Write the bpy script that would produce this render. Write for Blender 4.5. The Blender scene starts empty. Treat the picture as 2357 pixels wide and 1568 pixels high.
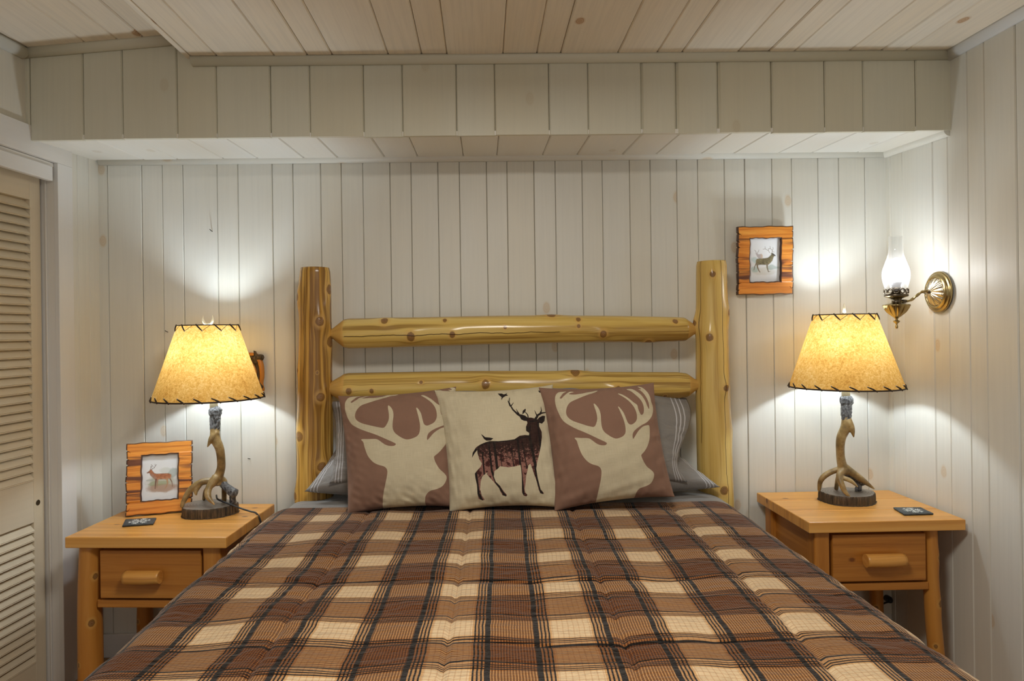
import bpy, bmesh, math, random
import numpy as np
from mathutils import Vector, Matrix
random.seed(7); RNG=np.random.RandomState(5)
S=bpy.context.scene; COL=S.collection
# ---------------------------------------------------------------- camera
cam=bpy.data.cameras.new('camera'); co=bpy.data.objects.new('camera',cam); COL.objects.link(co); S.camera=co
cam.sensor_width=36; cam.lens=36*1571/2357; cam.shift_x=.0199; cam.shift_y=-.0093; cam.clip_start=.02
co.matrix_world=Matrix.Translation((0,-2.66,1.24))@(Matrix.Rotation(-.012,4,'Z')@Matrix.Rotation(math.pi/2,4,'X')@Matrix.Rotation(-.0135,4,'Z'))
# ---------------------------------------------------------------- light
w=bpy.data.worlds.new('world'); S.world=w; w.use_nodes=True
w.node_tree.nodes['Background'].inputs[0].default_value=(.98,.98,.96,1)
w.node_tree.nodes['Background'].inputs[1].default_value=.45
def area(name,loc,size,power,color,rot=(0,0,0)):
    l=bpy.data.lights.new(name,'AREA'); l.shape='DISK'; l.size=size; l.energy=power; l.color=color
    o=bpy.data.objects.new(name,l); COL.objects.link(o); o.location=loc; o.rotation_euler=rot; return o
area('overhead_fill_light',(0.1,-1.75,2.08),.45,21,(1,.95,.86))  # added fill light above the bed, out of view; no lamp fitting here
BULB=255; SCONCE=34
S.view_settings.view_transform='Standard'; S.view_settings.look='None'; S.view_settings.gamma=1
S.view_settings.use_curve_mapping=False; S.view_settings.exposure=.21
S.cycles.use_denoising=True
S.cycles.max_bounces=8; S.cycles.diffuse_bounces=5; S.cycles.transmission_bounces=6; S.cycles.transparent_max_bounces=12
S.cycles.sample_clamp_indirect=4; S.cycles.caustics_reflective=False; S.cycles.caustics_refractive=False

# ---------------------------------------------------------------- node helper
class N:
    def __init__(s,name,rough=.5,metallic=0.,spec=.5):
        s.m=bpy.data.materials.new(name); s.m.use_nodes=True; s.t=s.m.node_tree
        s.b=s.t.nodes['Principled BSDF']; s.out=s.t.nodes['Material Output']
        s.b.inputs['Roughness'].default_value=rough; s.b.inputs['Metallic'].default_value=metallic
        s.b.inputs['Specular IOR Level'].default_value=spec
    def put(s,sock,v):
        if hasattr(v,'is_output'): s.t.links.new(v,sock)
        elif isinstance(v,(tuple,list)) and sock.type=='RGBA' and len(v)==3: sock.default_value=(*v,1)
        else: sock.default_value=v
    def n(s,typ,_o=0,_p=None,**k):
        nd=s.t.nodes.new(typ)
        for a,b in (_p or {}).items(): setattr(nd,a,b)
        for a,b in k.items():
            key=int(a[1:]) if a[0]=='i' and a[1:].isdigit() else a.replace('_',' ')
            s.put(nd.inputs[key],b)
        return nd.outputs[_o]
    def math(s,op,a,b=0.,c=0.,clamp=False): return s.n('ShaderNodeMath',0,{'operation':op,'use_clamp':clamp},i0=a,i1=b,i2=c)
    def mix(s,f,a,b,mode='MIX'): 
        nd=s.t.nodes.new('ShaderNodeMix'); nd.data_type='RGBA'; nd.blend_type=mode
        s.put(nd.inputs[0],f); s.put(nd.inputs[6],a); s.put(nd.inputs[7],b); return nd.outputs[2]
    def ramp(s,f,stops,interp='LINEAR'):
        nd=s.t.nodes.new('ShaderNodeValToRGB'); r=nd.color_ramp; r.interpolation=interp
        while len(r.elements)<len(stops): r.elements.new(.5)
        for e,(p,c) in zip(r.elements,stops):
            e.position=p; e.color=(c,c,c,1) if isinstance(c,(int,float)) else (*c,1)
        s.put(nd.inputs[0],f); return nd.outputs[0]
    def sm(s,x,a,b): # smoothstep, may be reversed
        nd=s.t.nodes.new('ShaderNodeMapRange'); nd.interpolation_type='SMOOTHSTEP'
        s.put(nd.inputs[0],x)
        if a<b: v=(a,b,0,1)
        else: v=(b,a,1,0)
        for i,q in enumerate(v): nd.inputs[i+1].default_value=q
        return nd.outputs[0]
    def coords(s,kind='UV',scale=(1,1,1),rand=True,loc=(0,0,0)):
        c=s.n('ShaderNodeTexCoord',kind)
        if rand:
            r=s.t.nodes.new('ShaderNodeObjectInfo').outputs['Random']
            off=s.n('ShaderNodeCombineXYZ',0,None,X=s.math('MULTIPLY',r,37.),Y=s.math('MULTIPLY',r,91.),Z=s.math('MULTIPLY',r,17.))
            c=s.n('ShaderNodeVectorMath',0,{'operation':'ADD'},i0=c,i1=off)
        m=s.t.nodes.new('ShaderNodeMapping'); s.put(m.inputs[0],c); m.inputs['Scale'].default_value=scale; m.inputs['Location'].default_value=loc
        return m.outputs[0]
    def noise(s,vec,scale=5.,detail=3.,rough=.5,dist=0.,out=0): return s.n('ShaderNodeTexNoise',out,None,Vector=vec,Scale=scale,Detail=detail,Roughness=rough,Distortion=dist)
    def attr(s,name,out='Fac'):
        nd=s.t.nodes.new('ShaderNodeAttribute'); nd.attribute_name=name; return nd.outputs[out]
    def color(s,c): s.put(s.b.inputs['Base Color'],c); return s
    def rough(s,v): s.put(s.b.inputs['Roughness'],v); return s
    def bump(s,h,strength=.3,dist=.002):
        s.put(s.b.inputs['Normal'],s.n('ShaderNodeBump',0,None,Height=h,Strength=strength,Distance=dist)); return s
def plain(name,c,rough=.5,metallic=0.,spec=.5): return N(name,rough,metallic,spec).color(c).m
def emit(name,c,st):
    m=N(name); m.put(m.b.inputs['Emission Color'],c); m.b.inputs['Emission Strength'].default_value=st; m.color((1,1,1)); return m.m

# ---------------------------------------------------------------- materials
def paint_mat(name,base,knotc,knot_op,knot_thr,grain=.06,tint=(.93,.84,.68)):
    m=N(name,.42,spec=.4); uv=m.coords('UV')
    g=m.noise(m.coords('UV',(90,3,1)),1.,4.,.6)
    big=m.noise(m.coords('UV',(3,.9,1)),1.,2.)
    c=m.mix(m.math('MULTIPLY',m.sm(big,.35,.75),.35),base,tuple(b*t for b,t in zip(base,tint)))
    c=m.mix(m.math('MULTIPLY',m.sm(g,.35,.75),grain*2.5),c,tuple(b*.72 for b in base))
    v=m.t.nodes.new('ShaderNodeTexVoronoi'); v.voronoi_dimensions='2D'; m.put(v.inputs['Vector'],m.coords('UV',(1,.62,1))); v.inputs['Scale'].default_value=4.2
    d=m.math('ADD',v.outputs['Distance'],m.math('MULTIPLY',m.noise(uv,40.,2.),.022))
    on=m.math('GREATER_THAN',m.n('ShaderNodeSeparateColor',0,None,Color=v.outputs['Color']),knot_thr)
    ring=m.math('ADD',m.sm(d,.085,.055),m.math('MULTIPLY',m.math('SINE',m.math('MULTIPLY',d,260.)),.18))
    k=m.math('MULTIPLY',m.math('MULTIPLY',m.math('MULTIPLY',ring,m.sm(d,.10,.065)),on),knot_op,clamp=True)
    c=m.mix(k,c,knotc); m.color(c); m.bump(m.noise(m.coords('UV',(140,5,1)),1.,3.),.18,.001); return m.m
M={}
M['paint']=paint_mat('wall_paint',(.71,.70,.64),(.58,.42,.24),.5,.6)
M['paint_lm']=paint_mat('white_casing_paint',(.72,.715,.70),(.6,.5,.35),.0,.95,.03)
M['ceil']=paint_mat('ceiling_paint',(.80,.735,.62),(.42,.22,.08),.75,.55,.14,(.92,.80,.62))
M['paint_lit']=paint_mat('underside_lit_paint',(.80,.79,.74),(.5,.4,.25),.25,.7,.03)  # same paint, colour lightened to stand in for lamplight close below
M['soffit']=paint_mat('soffit_paint',(.66,.645,.535),(.5,.4,.25),.25,.7,.05)
M['gap']=plain('dark_gap',(.24,.21,.155),.9)
M['door']=paint_mat('door_paint',(.64,.56,.42),(.5,.4,.25),.0,.95,.05)

def wood(name,cols,scale=(28,1.2,1),rough=.4,streak=None,knots=None,bump=.2,attrs=False):
    m=N(name,rough,spec=.45)
    n1=m.noise(m.coords('UV',scale),1.,5.,.6,.6)
    n2=m.noise(m.coords('UV',(scale[0]*4,scale[1]*2,1)),1.,3.)
    f=m.math('ADD',m.math('MULTIPLY',n1,.78),m.math('MULTIPLY',n2,.22))
    c=m.ramp(f,cols)
    if streak:
        s=m.noise(m.coords('UV',(scale[0]*1.1,scale[1]*.55,1),loc=(3.3,7.1,0)),1.,4.,.65,1.2)
        c=m.mix(m.math('MULTIPLY',m.sm(s,streak[0],streak[1]),streak[2]),c,streak[3])
    if knots:
        v=m.t.nodes.new('ShaderNodeTexVoronoi'); v.voronoi_dimensions='2D'; m.put(v.inputs['Vector'],m.coords('UV',(1,.7,1),loc=(knots[3],0,0))); v.inputs['Scale'].default_value=knots[0]
        on=m.math('GREATER_THAN',m.n('ShaderNodeSeparateColor',0,None,Color=v.outputs['Color']),knots[1])
        d=m.math('ADD',v.outputs['Distance'],m.math('MULTIPLY',m.noise(m.coords('UV'),60.,2.),.02))
        c=m.mix(m.math('MULTIPLY',m.math('MULTIPLY',m.sm(d,knots[2]*1.7,knots[2]*.7),on),.85),c,(.13,.035,.008))
    if attrs:
        k=m.attr('kd')   # distance to the nearest knot, in knot radii
        kk=m.math('ADD',k,m.math('MULTIPLY',m.math('SUBTRACT',m.noise(m.coords('UV'),90.,3.),.5),.5))
        c=m.mix(m.math('MULTIPLY',m.sm(kk,2.4,1.2),.5),c,(.62,.36,.10))
        c=m.mix(m.math('MULTIPLY',m.sm(kk,1.25,1.0),.75),c,(.13,.05,.012))
        c=m.mix(m.math('MULTIPLY',m.sm(kk,.85,.7),.9),c,(.33,.175,.065))
        rg=m.math('MULTIPLY',m.math('ADD',m.math('SINE',m.math('MULTIPLY',kk,22.)),1.),m.sm(kk,.8,.7))
        c=m.mix(m.math('MULTIPLY',rg,.32,clamp=True),c,(.09,.035,.010))
        wob=m.math('MULTIPLY',m.math('SUBTRACT',m.noise(m.coords('UV',(0,9,1)),1.,4.),.5),.014)
        ck=m.math('MINIMUM',m.math('ABSOLUTE',m.math('ADD',m.attr('crack'),wob)),m.math('ABSOLUTE',m.math('ADD',m.attr('crack2'),wob)))
        c=m.mix(m.math('MULTIPLY',m.sm(m.math('ABSOLUTE',ck),.0016,.0006),.9),c,(.035,.012,.004))
        e=m.attr('endc'); c=m.mix(m.math('MULTIPLY',e,.75),c,(.62,.36,.10))
    m.color(c); m.bump(n1,bump,.002); return m.m
LOGC=[(.30,(.30,.13,.02)),(.45,(.55,.30,.055)),(.60,(.72,.46,.12)),(.8,(.80,.60,.24))]
M['log_l']=wood('varnished_log_streaky',LOGC,(32,1.0,1),.22,(.43,.60,.85,(.17,.07,.012)),None,.25,True)
M['log_r']=wood('varnished_log_pale',[(.3,(.46,.27,.06)),(.5,(.66,.45,.13)),(.7,(.76,.57,.21))],(22,.8,1),.22,(.52,.68,.6,(.36,.19,.045)),None,.25,True)
M['log_rail']=wood('varnished_log_rail',[(.3,(.38,.22,.045)),(.5,(.60,.41,.11)),(.7,(.72,.54,.19))],(26,.9,1),.22,(.47,.60,.8,(.24,.125,.025)),None,.25,True)
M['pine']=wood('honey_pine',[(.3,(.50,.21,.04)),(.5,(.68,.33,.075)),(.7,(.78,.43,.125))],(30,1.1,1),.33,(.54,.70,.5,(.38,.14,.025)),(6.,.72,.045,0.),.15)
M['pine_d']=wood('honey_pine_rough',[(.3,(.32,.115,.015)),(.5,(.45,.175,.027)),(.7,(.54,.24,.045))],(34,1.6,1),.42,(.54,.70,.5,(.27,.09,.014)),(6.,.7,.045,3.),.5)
def frame_mat():
    m=N('burnt_edge_wood',.38,spec=.5)
    a=m.noise(m.coords('UV',(4,75,1)),1.,4.,.55,.8); b=m.noise(m.coords('UV',(2.2,28,1),loc=(5,2,0)),1.,3.,.55,.7)
    c=m.ramp(a,[(.3,(.45,.12,.012)),(.5,(.68,.24,.03)),(.72,(.82,.36,.06))])
    spf=m.t.nodes.new('ShaderNodeSeparateXYZ'); m.put(spf.inputs[0],m.n('ShaderNodeTexCoord','UV')); side=m.math('MULTIPLY',m.sm(spf.outputs[1],.045,.051),m.sm(spf.outputs[1],.219,.213))
    c=m.mix(m.math('MULTIPLY',m.math('MULTIPLY',m.sm(b,.49,.62),side),.92),c,(.075,.02,.012))
    c=m.mix(m.math('MULTIPLY',m.math('MULTIPLY',m.sm(b,.62,.75),m.math('SUBTRACT',1.,side)),.6),c,(.20,.05,.012))
    c=m.mix(m.math('MULTIPLY',m.sm(m.math('ADD',m.attr('edge'),m.math('MULTIPLY',m.math('SUBTRACT',a,.5),.35)),.45,.9),.95),c,(.035,.012,.008))
    m.color(c); m.bump(m.math('MULTIPLY',m.math('ADD',a,b),side),.6,.003); return m.m
M['frame']=frame_mat()
def antler_mat():
    m=N('antler_resin',.33,spec=.5); o=m.coords('Object',rand=False)
    n=m.noise(o,22.,4.,.6); c=m.ramp(n,[(.32,(.09,.055,.02)),(.5,(.27,.175,.065)),(.68,(.52,.39,.19))])
    c=m.mix(m.math('MULTIPLY',m.noise(m.coords('Object',(60,60,6),rand=False),1.,3.),.35),c,(.14,.09,.035))
    m.color(c); m.bump(m.noise(m.coords('Object',(120,120,12),rand=False),1.,3.),.25,.002); return m.m
M['antler']=antler_mat()
def bark_mat(name,a,b,ax=(150,150,25)):
    m=N(name,.6); n=m.noise(m.coords('Object',ax,rand=False),1.,5.,.65); m.color(m.ramp(n,[(.38,a),(.56,b),(.72,tuple(min(1,x*2.3) for x in b))]))
    m.bump(n,1.,.006); return m.m
M['burr']=bark_mat('antler_burr',(.02,.018,.018),(.16,.16,.165),(130,130,60))
M['bark']=bark_mat('slab_bark',(.018,.012,.006),(.10,.065,.035),(170,170,14))
def ring_mat():
    m=N('slab_rings',.45); o=m.coords('Object',(1,1.25,1),rand=False)
    d=m.n('ShaderNodeVectorMath','Value',{'operation':'LENGTH'},i0=o)
    w=m.math('SINE',m.math('MULTIPLY',m.math('ADD',d,m.math('MULTIPLY',m.noise(o,18.,2.),.02)),620.))
    m.color(m.mix(m.math('MULTIPLY_ADD',w,.5,.5),(.13,.105,.085),(.22,.185,.155))); return m.m
M['rings']=ring_mat()
def shade_mat():
    m=N('parchment_shade'); o=m.coords('Object',rand=False)
    n=m.noise(o,115.,3.,.55,1.); n2=m.noise(o,9.,2.)
    f=m.math('ADD',m.math('MULTIPLY',n,.7),m.math('MULTIPLY',n2,.3))
    c=m.ramp(f,[(.3,(.56,.255,.045)),(.5,(.80,.44,.105)),(.68,(.92,.62,.24))])
    bf=m.t.nodes.new('ShaderNodeNewGeometry').outputs['Backfacing']; d=m.n('ShaderNodeBsdfDiffuse',0,None,Color=m.mix(bf,c,(.80,.78,.73))); t=m.n('ShaderNodeBsdfTranslucent',0,None,Color=c)
    mx=m.n('ShaderNodeMixShader',0,None,i0=.105,i1=d,i2=t); m.t.links.new(mx,m.out.inputs[0]); return m.m
M['shade']=shade_mat()
M['leather']=plain('dark_leather',(.035,.018,.01),.55)
M['eyelet']=plain('eyelet_metal',(.85,.82,.78),.25,1.)
M['socket']=plain('ribbed_socket',(.45,.38,.24),.45)
M['ivory']=plain('ivory_tine',(.72,.62,.42),.35)
M['iron']=plain('dark_nail',(.05,.045,.04),.4,.8)
M['black']=plain('black_cord',(.012,.012,.013),.45)
M['brass']=plain('antique_brass',(.36,.27,.12),.27,1.)
M['brass_d']=plain('dark_bronze',(.13,.105,.075),.33,1.)
M['nickel']=plain('worn_brass_relief',(.52,.45,.32),.3,1.)
M['bulb']=emit('lit_bulb',(.79,.905,1),BULB)
M['bulb_s']=emit('lit_sconce_bulb',(.97,.98,1),SCONCE)
M['bulb_cap']=plain('bulb_base_white',(.75,.75,.77),.4)
M['wire']=plain('harp_wire',(.5,.42,.25),.3,1.)
def glass():
    m=N('clear_chimney_glass'); t=m.n('ShaderNodeBsdfTransparent',0,None,Color=(.96,.97,.97)); g=m.n('ShaderNodeBsdfGlossy',0,None,Color=(1,1,1),Roughness=.03)
    lw=m.n('ShaderNodeLayerWeight','Facing',None,Blend=.35)
    mx=m.n('ShaderNodeMixShader',0,None,i0=m.math('MULTIPLY_ADD',m.math('POWER',lw,2.5),.6,.06),i1=t,i2=g); df=m.n('ShaderNodeBsdfTranslucent',0,None,Color=(.95,.96,1)); d2=m.n('ShaderNodeBsdfDiffuse',0,None,Color=(.95,.96,1)); dd=m.n('ShaderNodeMixShader',0,None,i0=.5,i1=df,i2=d2)
    m.t.links.new(m.n('ShaderNodeMixShader',0,None,i0=m.math('MULTIPLY_ADD',m.math('POWER',lw,3.),.22,.06),i1=mx,i2=dd),m.out.inputs[0]); return m.m
M['glass']=glass()
M['plastic']=plain('ivory_plastic',(.7,.66,.55),.4)
def slate():
    m=N('slate',.7); n=m.noise(m.coords('Object',rand=False),60.,4.); m.color(m.ramp(n,[(.3,(.018,.02,.022)),(.7,(.055,.06,.062))])); m.bump(n,.7,.002); return m.m
M['slate']=slate(); M['etch']=plain('white_etching',(.62,.64,.62),.7)
# plaid
def plaid():
    m=N('plaid_cotton',.85,spec=.12)
    uv=m.coords('UV',rand=False); wob=m.n('ShaderNodeVectorMath',0,{'operation':'SCALE'},i0=m.n('ShaderNodeVectorMath',0,{'operation':'SUBTRACT'},i0=m.noise(uv,7.,3.,out=1),i1=(.5,.5,.5)),Scale=.012)
    uv=m.n('ShaderNodeVectorMath',0,{'operation':'ADD'},i0=uv,i1=wob)
    sp=m.t.nodes.new('ShaderNodeSeparateXYZ'); m.put(sp.inputs[0],uv)
    def prof(x,period,thick):
        # position inside the period measured from the brown centre, 0..1 over half the period
        t=m.math('MULTIPLY',m.math('PINGPONG',x,period/2),2/period)
        br,c1,dk=(.27,.160,.092),(1,1,1),(.034,.037,.055)
        tn=(.66,.48,.33)
        q=thick
        st=[(0,br),(.355,dk),(.355+q,tn),(.470,dk),(.500,tn),(.532,dk),(.562,tn),(.594,dk),(.622,(.85,.68,.5)),(.66,c1)]
        band=m.ramp(t,st,'CONSTANT')
        pin=m.math('MULTIPLY',m.math('PINGPONG',x,.0027),1/.0027)
        pm=m.sm(pin,.55,.85)
        inbr=m.math('LESS_THAN',t,.355); incr=m.math('GREATER_THAN',t,.66)
        band=m.mix(m.math('MULTIPLY',pm,inbr),band,(.74,.53,.35))
        band=m.mix(m.math('MULTIPLY',m.math('MULTIPLY',m.sm(m.math('MULTIPLY',m.math('PINGPONG',x,.0054),1/.0054),.72,.95),incr),.45),band,(.62,.42,.3))
        return band
    a=prof(sp.outputs[0],.2365,.088); b=prof(sp.outputs[1],.2115,.045)
    c=m.mix(1.,a,b,'MULTIPLY'); c=m.mix(1.,c,(.60,.445,.27),'MULTIPLY')
    wv=m.math('MULTIPLY',m.math('MULTIPLY',m.math('PINGPONG',sp.outputs[0],.0009),1/.0009),m.math('MULTIPLY',m.math('PINGPONG',sp.outputs[1],.0009),1/.0009))
    m.color(c)
    wr=m.noise(m.coords('UV',(9,34,1),rand=False),1.,4.,.6,1.2); wr2=m.noise(m.coords('UV',(30,60,1),rand=False),1.,3.,.6,.8)
    m.bump(m.math('ADD',wr,m.math('MULTIPLY',wr2,.4)),.9,.015)
    m.put(m.b.inputs['Sheen Weight'],.15)
    return m.m
M['plaid']=plaid()
def linen(m,c,amt=.16,sc=620):
    wa=m.noise(m.coords('UV',(sc,26,1),rand=False),1.,2.); wb=m.noise(m.coords('UV',(26,sc,1),rand=False),1.,2.)
    f=m.math('ADD',wa,wb); return m.mix(m.math('MULTIPLY',m.sm(f,.8,1.25),amt),c,(.16,.12,.08)),f
CREAM=(.56,.49,.34); ROSE=(.235,.132,.092)
def cushion_mat(name,kind):
    m=N(name,.85,spec=.1); d=m.attr('sdf')
    if kind=='head':
        c=m.mix(m.sm(d,.0005,-.0005),ROSE,CREAM)
    elif kind=='stag':
        o=m.coords('UV',rand=False)
        sp=m.t.nodes.new('ShaderNodeSeparateXYZ'); m.put(sp.inputs[0],o)
        fol=m.math('ADD',m.noise(m.coords('UV',(1,1,1),rand=False),120.,5.,.8),m.math('MULTIPLY',m.attr('fol'),.27))
        inner=m.mix(m.sm(m.noise(o,45.,4.,.7),.50,.58),(.31,.145,.115),(.06,.014,.014))
        inner=m.mix(m.math('MULTIPLY',m.sm(fol,.62,.66),.95),inner,(.02,.008,.008))
        br=m.noise(m.coords('UV',(40,170,1),rand=False),1.,5.,.7,2.)
        inner=m.mix(m.math('MULTIPLY',m.sm(m.math('ABSOLUTE',m.math('SUBTRACT',br,.5)),.022,.008),.85),inner,(.02,.008,.008))
        inner=m.mix(m.sm(m.attr('trunk'),.0006,-.0004),inner,(.012,.008,.009))
        c=m.mix(m.sm(d,.0005,-.0005),CREAM,inner)
        c=m.mix(m.sm(m.attr('ink'),.0005,-.0005),c,(.012,.008,.009))
    else: c=CREAM
    c,f=linen(m,c); m.color(c); m.bump(f,.25,.0008); m.put(m.b.inputs['Sheen Weight'],.1); return m.m
M['cush_head']=cushion_mat('printed_linen_head','head'); M['cush_stag']=cushion_mat('printed_linen_stag','stag'); M['cush_plain']=cushion_mat('plain_linen','x')
def grey_mat(name,stripes):
    m=N(name,.62,spec=.25); c=(.205,.19,.175)
    if stripes:
        x=m.attr('hem')
        st=m.ramp(x,[(0,0.),(.40,1.),(.445,0.),(.55,1.),(.595,0.),(.70,1.),(.745,0.)],'CONSTANT')
        c=m.mix(m.math('MULTIPLY',st,.8),c,(.55,.54,.56))
    m.color(c); wr=m.noise(m.coords('UV',(6,14,1)),1.,4.,.6,1.3); m.bump(wr,.5,.012); m.put(m.b.inputs['Sheen Weight'],.2); return m.m
M['grey']=grey_mat('grey_sheet_cotton',False); M['greyp']=grey_mat('grey_pillowcase',True)
M['piping']=plain('white_piping',(.55,.54,.56),.7)
M['mattress']=plain('mattress_ticking',(.6,.58,.54),.8)
M['floorw']=wood('floor_boards',[(.3,(.25,.13,.05)),(.5,(.34,.19,.08)),(.7,(.42,.25,.11))],(20,1,1),.45)
M['vcol']=N('printed_paper',.65).color(N) if False else None
def vc():
    m=N('printed_paper',.6,spec=.3); m.color(m.attr('pc','Color')); return m.m
M['vcol']=vc()

# ---------------------------------------------------------------- mesh helpers
def mobj(name,me,mat=None,parent=None):
    o=bpy.data.objects.new(name,me)
    if mat is not None and not me.materials: me.materials.append(mat)
    COL.objects.link(o)
    if parent is not None: o.parent=parent
    return o
def empty(name,loc=(0,0,0),rz=0,parent=None):
    o=bpy.data.objects.new(name,None); COL.objects.link(o); o.location=loc; o.rotation_euler=(0,0,rz); o.empty_display_size=.05
    if parent is not None: o.parent=parent
    return o
def tag(o,label,cat,group=None):
    o['label']=label; o['category']=cat
    if group: o['group']=group
    return o
def struct(o,label=None,cat=None):
    o['kind']='structure'
    if label: o['label']=label
    if cat: o['category']=cat
    return o
def pydata(name,v,f,mat,parent=None,uvs=None,smooth=False):
    me=bpy.data.meshes.new(name); me.from_pydata([tuple(map(float,q)) for q in v],[],f); 
    if uvs is not None:
        u=me.uv_layers.new(name='UVMap'); u.data.foreach_set('uv',np.array(uvs,'f').ravel())
    if smooth: me.shade_smooth()
    me.update(); return mobj(name,me,mat,parent)
def grid(name,P,mat,parent=None,uv=None,attrs=None,cols=None,wrapu=False,flip=False,smooth=True,ends=False):
    """P: (nv,nu,3) array of points -> quad grid mesh; wrapu closes the u direction."""
    nv,nu=P.shape[:2]; me=bpy.data.meshes.new(name); idx=np.arange(nv*nu).reshape(nv,nu)
    if wrapu: nxt=np.roll(idx,-1,1); a,b=idx[:-1],nxt[:-1]; c,d=nxt[1:],idx[1:]
    else: a,b,c,d=idx[:-1,:-1],idx[:-1,1:],idx[1:,1:],idx[1:,:-1]
    q=np.stack([a,b,c,d],-1).reshape(-1,4)
    if flip: q=q[:,::-1]
    nf=len(q); loops=q.ravel(); nl=len(loops)
    starts=np.arange(nf)*4; tot=np.full(nf,4)
    if ends:
        e0=idx[0][::-1] if not flip else idx[0]; e1=idx[-1] if not flip else idx[-1][::-1]
        loops=np.concatenate([loops,e0,e1]); starts=np.concatenate([starts,[nl,nl+nu]]); nf+=2
    me.vertices.add(nv*nu); me.vertices.foreach_set('co',P.reshape(-1).astype('f'))
    me.loops.add(len(loops)); me.loops.foreach_set('vertex_index',loops.astype('i'))
    me.polygons.add(nf); me.polygons.foreach_set('loop_start',starts.astype('i'))
    me.update(calc_edges=True)
    if uv is not None:
        L=me.uv_layers.new(name='UVMap'); U=uv.reshape(-1,2)[loops]
        if wrapu:
            U=U.reshape(-1,2).copy(); per=uv[0,-1,0]+(uv[0,-1,0]-uv[0,-2,0])
            Q=U[:nl].reshape(-1,4,2); hi=Q[:,:,0].max(1)>per*.7; lo=Q[:,:,0]<per*.3; Q[:,:,0]+=np.where(hi[:,None]&lo,per,0)
        L.data.foreach_set('uv',U.astype('f').ravel())
    for k,v in (attrs or {}).items():
        a=me.attributes.new(k,'FLOAT','POINT'); a.data.foreach_set('value',v.ravel().astype('f'))
    if cols is not None:
        a=me.color_attributes.new('pc','FLOAT_COLOR','POINT'); a.data.foreach_set('color',np.concatenate([cols.reshape(-1,3),np.ones((nv*nu,1))],1).astype('f').ravel())
    if smooth:
        me.shade_smooth()
        if ends:
            for f_ in me.polygons[-2:]: f_.use_smooth=False
    me.validate(); return mobj(name,me,mat,parent)
SCAX=(-.151,0,0)
def cr(pts,n=8):
    p=np.array(pts,float); p=np.vstack([2*p[0]-p[1],p,2*p[-1]-p[-2]]); out=[]
    for i in range(1,len(p)-2):
        for t in np.linspace(0,1,n,endpoint=False):
            out.append(.5*(2*p[i]+(p[i+1]-p[i-1])*t+(2*p[i-1]-5*p[i]+4*p[i+1]-p[i+2])*t*t+(3*p[i]-p[i-1]-3*p[i+1]+p[i+2])*t**3))
    out.append(p[-2]); return np.array(out)
def tube_pts(pts,r,ns=12,n=6,round_ends=True):
    """pts xyz list, r radius list/number -> rings array"""
    r=np.full(len(pts),r) if np.isscalar(r) else np.array(r,float)
    q=cr(np.c_[np.array(pts,float),r],n) if n>1 else np.c_[np.array(pts,float),r]
    P,R=q[:,:3],np.maximum(q[:,3],1e-5)
    T=np.gradient(P,axis=0); T/=np.linalg.norm(T,axis=1)[:,None]+1e-12
    up=np.array([0,0,1.]) if abs(T[0,2])<.9 else np.array([1.,0,0])
    u=np.cross(T[0],up); u/=np.linalg.norm(u); rings=[]; A=np.linspace(0,2*np.pi,ns,endpoint=False)
    cs=[(P[i],R[i],T[i]) for i in range(len(P))]
    if round_ends:
        cs=[(P[0]-T[0]*R[0]*.6,R[0]*.35,T[0]),(P[0]-T[0]*R[0]*.3,R[0]*.8,T[0])]+cs+[(P[-1]+T[-1]*R[-1]*.3,R[-1]*.8,T[-1]),(P[-1]+T[-1]*R[-1]*.6,R[-1]*.35,T[-1])]
    for p,rr,t in cs:
        u=u-t*np.dot(u,t); u/=np.linalg.norm(u); v=np.cross(t,u)
        rings.append(p+rr*(np.outer(np.cos(A),u)+np.outer(np.sin(A),v)))
    return np.array(rings)
def tube(name,pts,r,mat,parent=None,ns=12,n=6,round_ends=True): 
    R=tube_pts(pts,r,ns,n,round_ends); nv=len(R)
    per=2*np.pi*(r if np.isscalar(r) else np.mean(r)); uv=np.zeros((nv,ns,2)); uv[...,0]=np.linspace(0,per,ns,endpoint=False)
    L=np.r_[0,np.cumsum(np.linalg.norm(np.diff(R.mean(1),axis=0),axis=1))]; uv[...,1]=L[:,None]
    return grid(name,R,mat,parent,uv,wrapu=True,flip=True,ends=True)
def join_rings(name,ringsets,mat,parent=None,smooth=True):
    V=[];F=[]
    for R in ringsets:
        b=len(V); nv,ns=R.shape[:2]; V+=list(R.reshape(-1,3))
        for i in range(nv-1):
            for j in range(ns):
                k=(j+1)%ns; F.append((b+i*ns+k,b+i*ns+j,b+(i+1)*ns+j,b+(i+1)*ns+k))
        F.append(tuple(b+j for j in range(ns))); F.append(tuple(b+(nv-1)*ns+j for j in range(ns))[::-1])
    return pydata(name,V,F,mat,parent,smooth=smooth)
def lathe(name,prof,mat,parent=None,ns=40,loc=(0,0,0),axis='z',fn=None,n=5,cap=True):
    if loc==SCAX: prof=[(a*.85,b) for a,b in prof]
    q=cr([(a,b,0) for a,b in prof],n)[:,:2] if n>1 else np.array(prof,float)
    A=np.linspace(0,2*np.pi,ns,endpoint=False); P=np.zeros((len(q),ns,3))
    rr=np.maximum(q[:,:1],1e-5)*np.ones((1,ns))
    if fn is not None: rr=rr+fn(q[:,1:2],A[None,:],rr)
    P[...,0]=rr*np.cos(A); P[...,1]=rr*np.sin(A); P[...,2]=q[:,1:2]
    if axis=='x': P=P[...,[2,0,1]]
    uv=np.zeros((len(q),ns,2)); uv[...,0]=A/(2*np.pi)*2*np.pi*max(rr.max(),.001); uv[...,1]=np.r_[0,np.cumsum(np.linalg.norm(np.diff(q,axis=0),axis=1))][:,None]
    P=P+np.array(loc); return grid(name,P,mat,parent,uv,wrapu=True,ends=cap)
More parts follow.
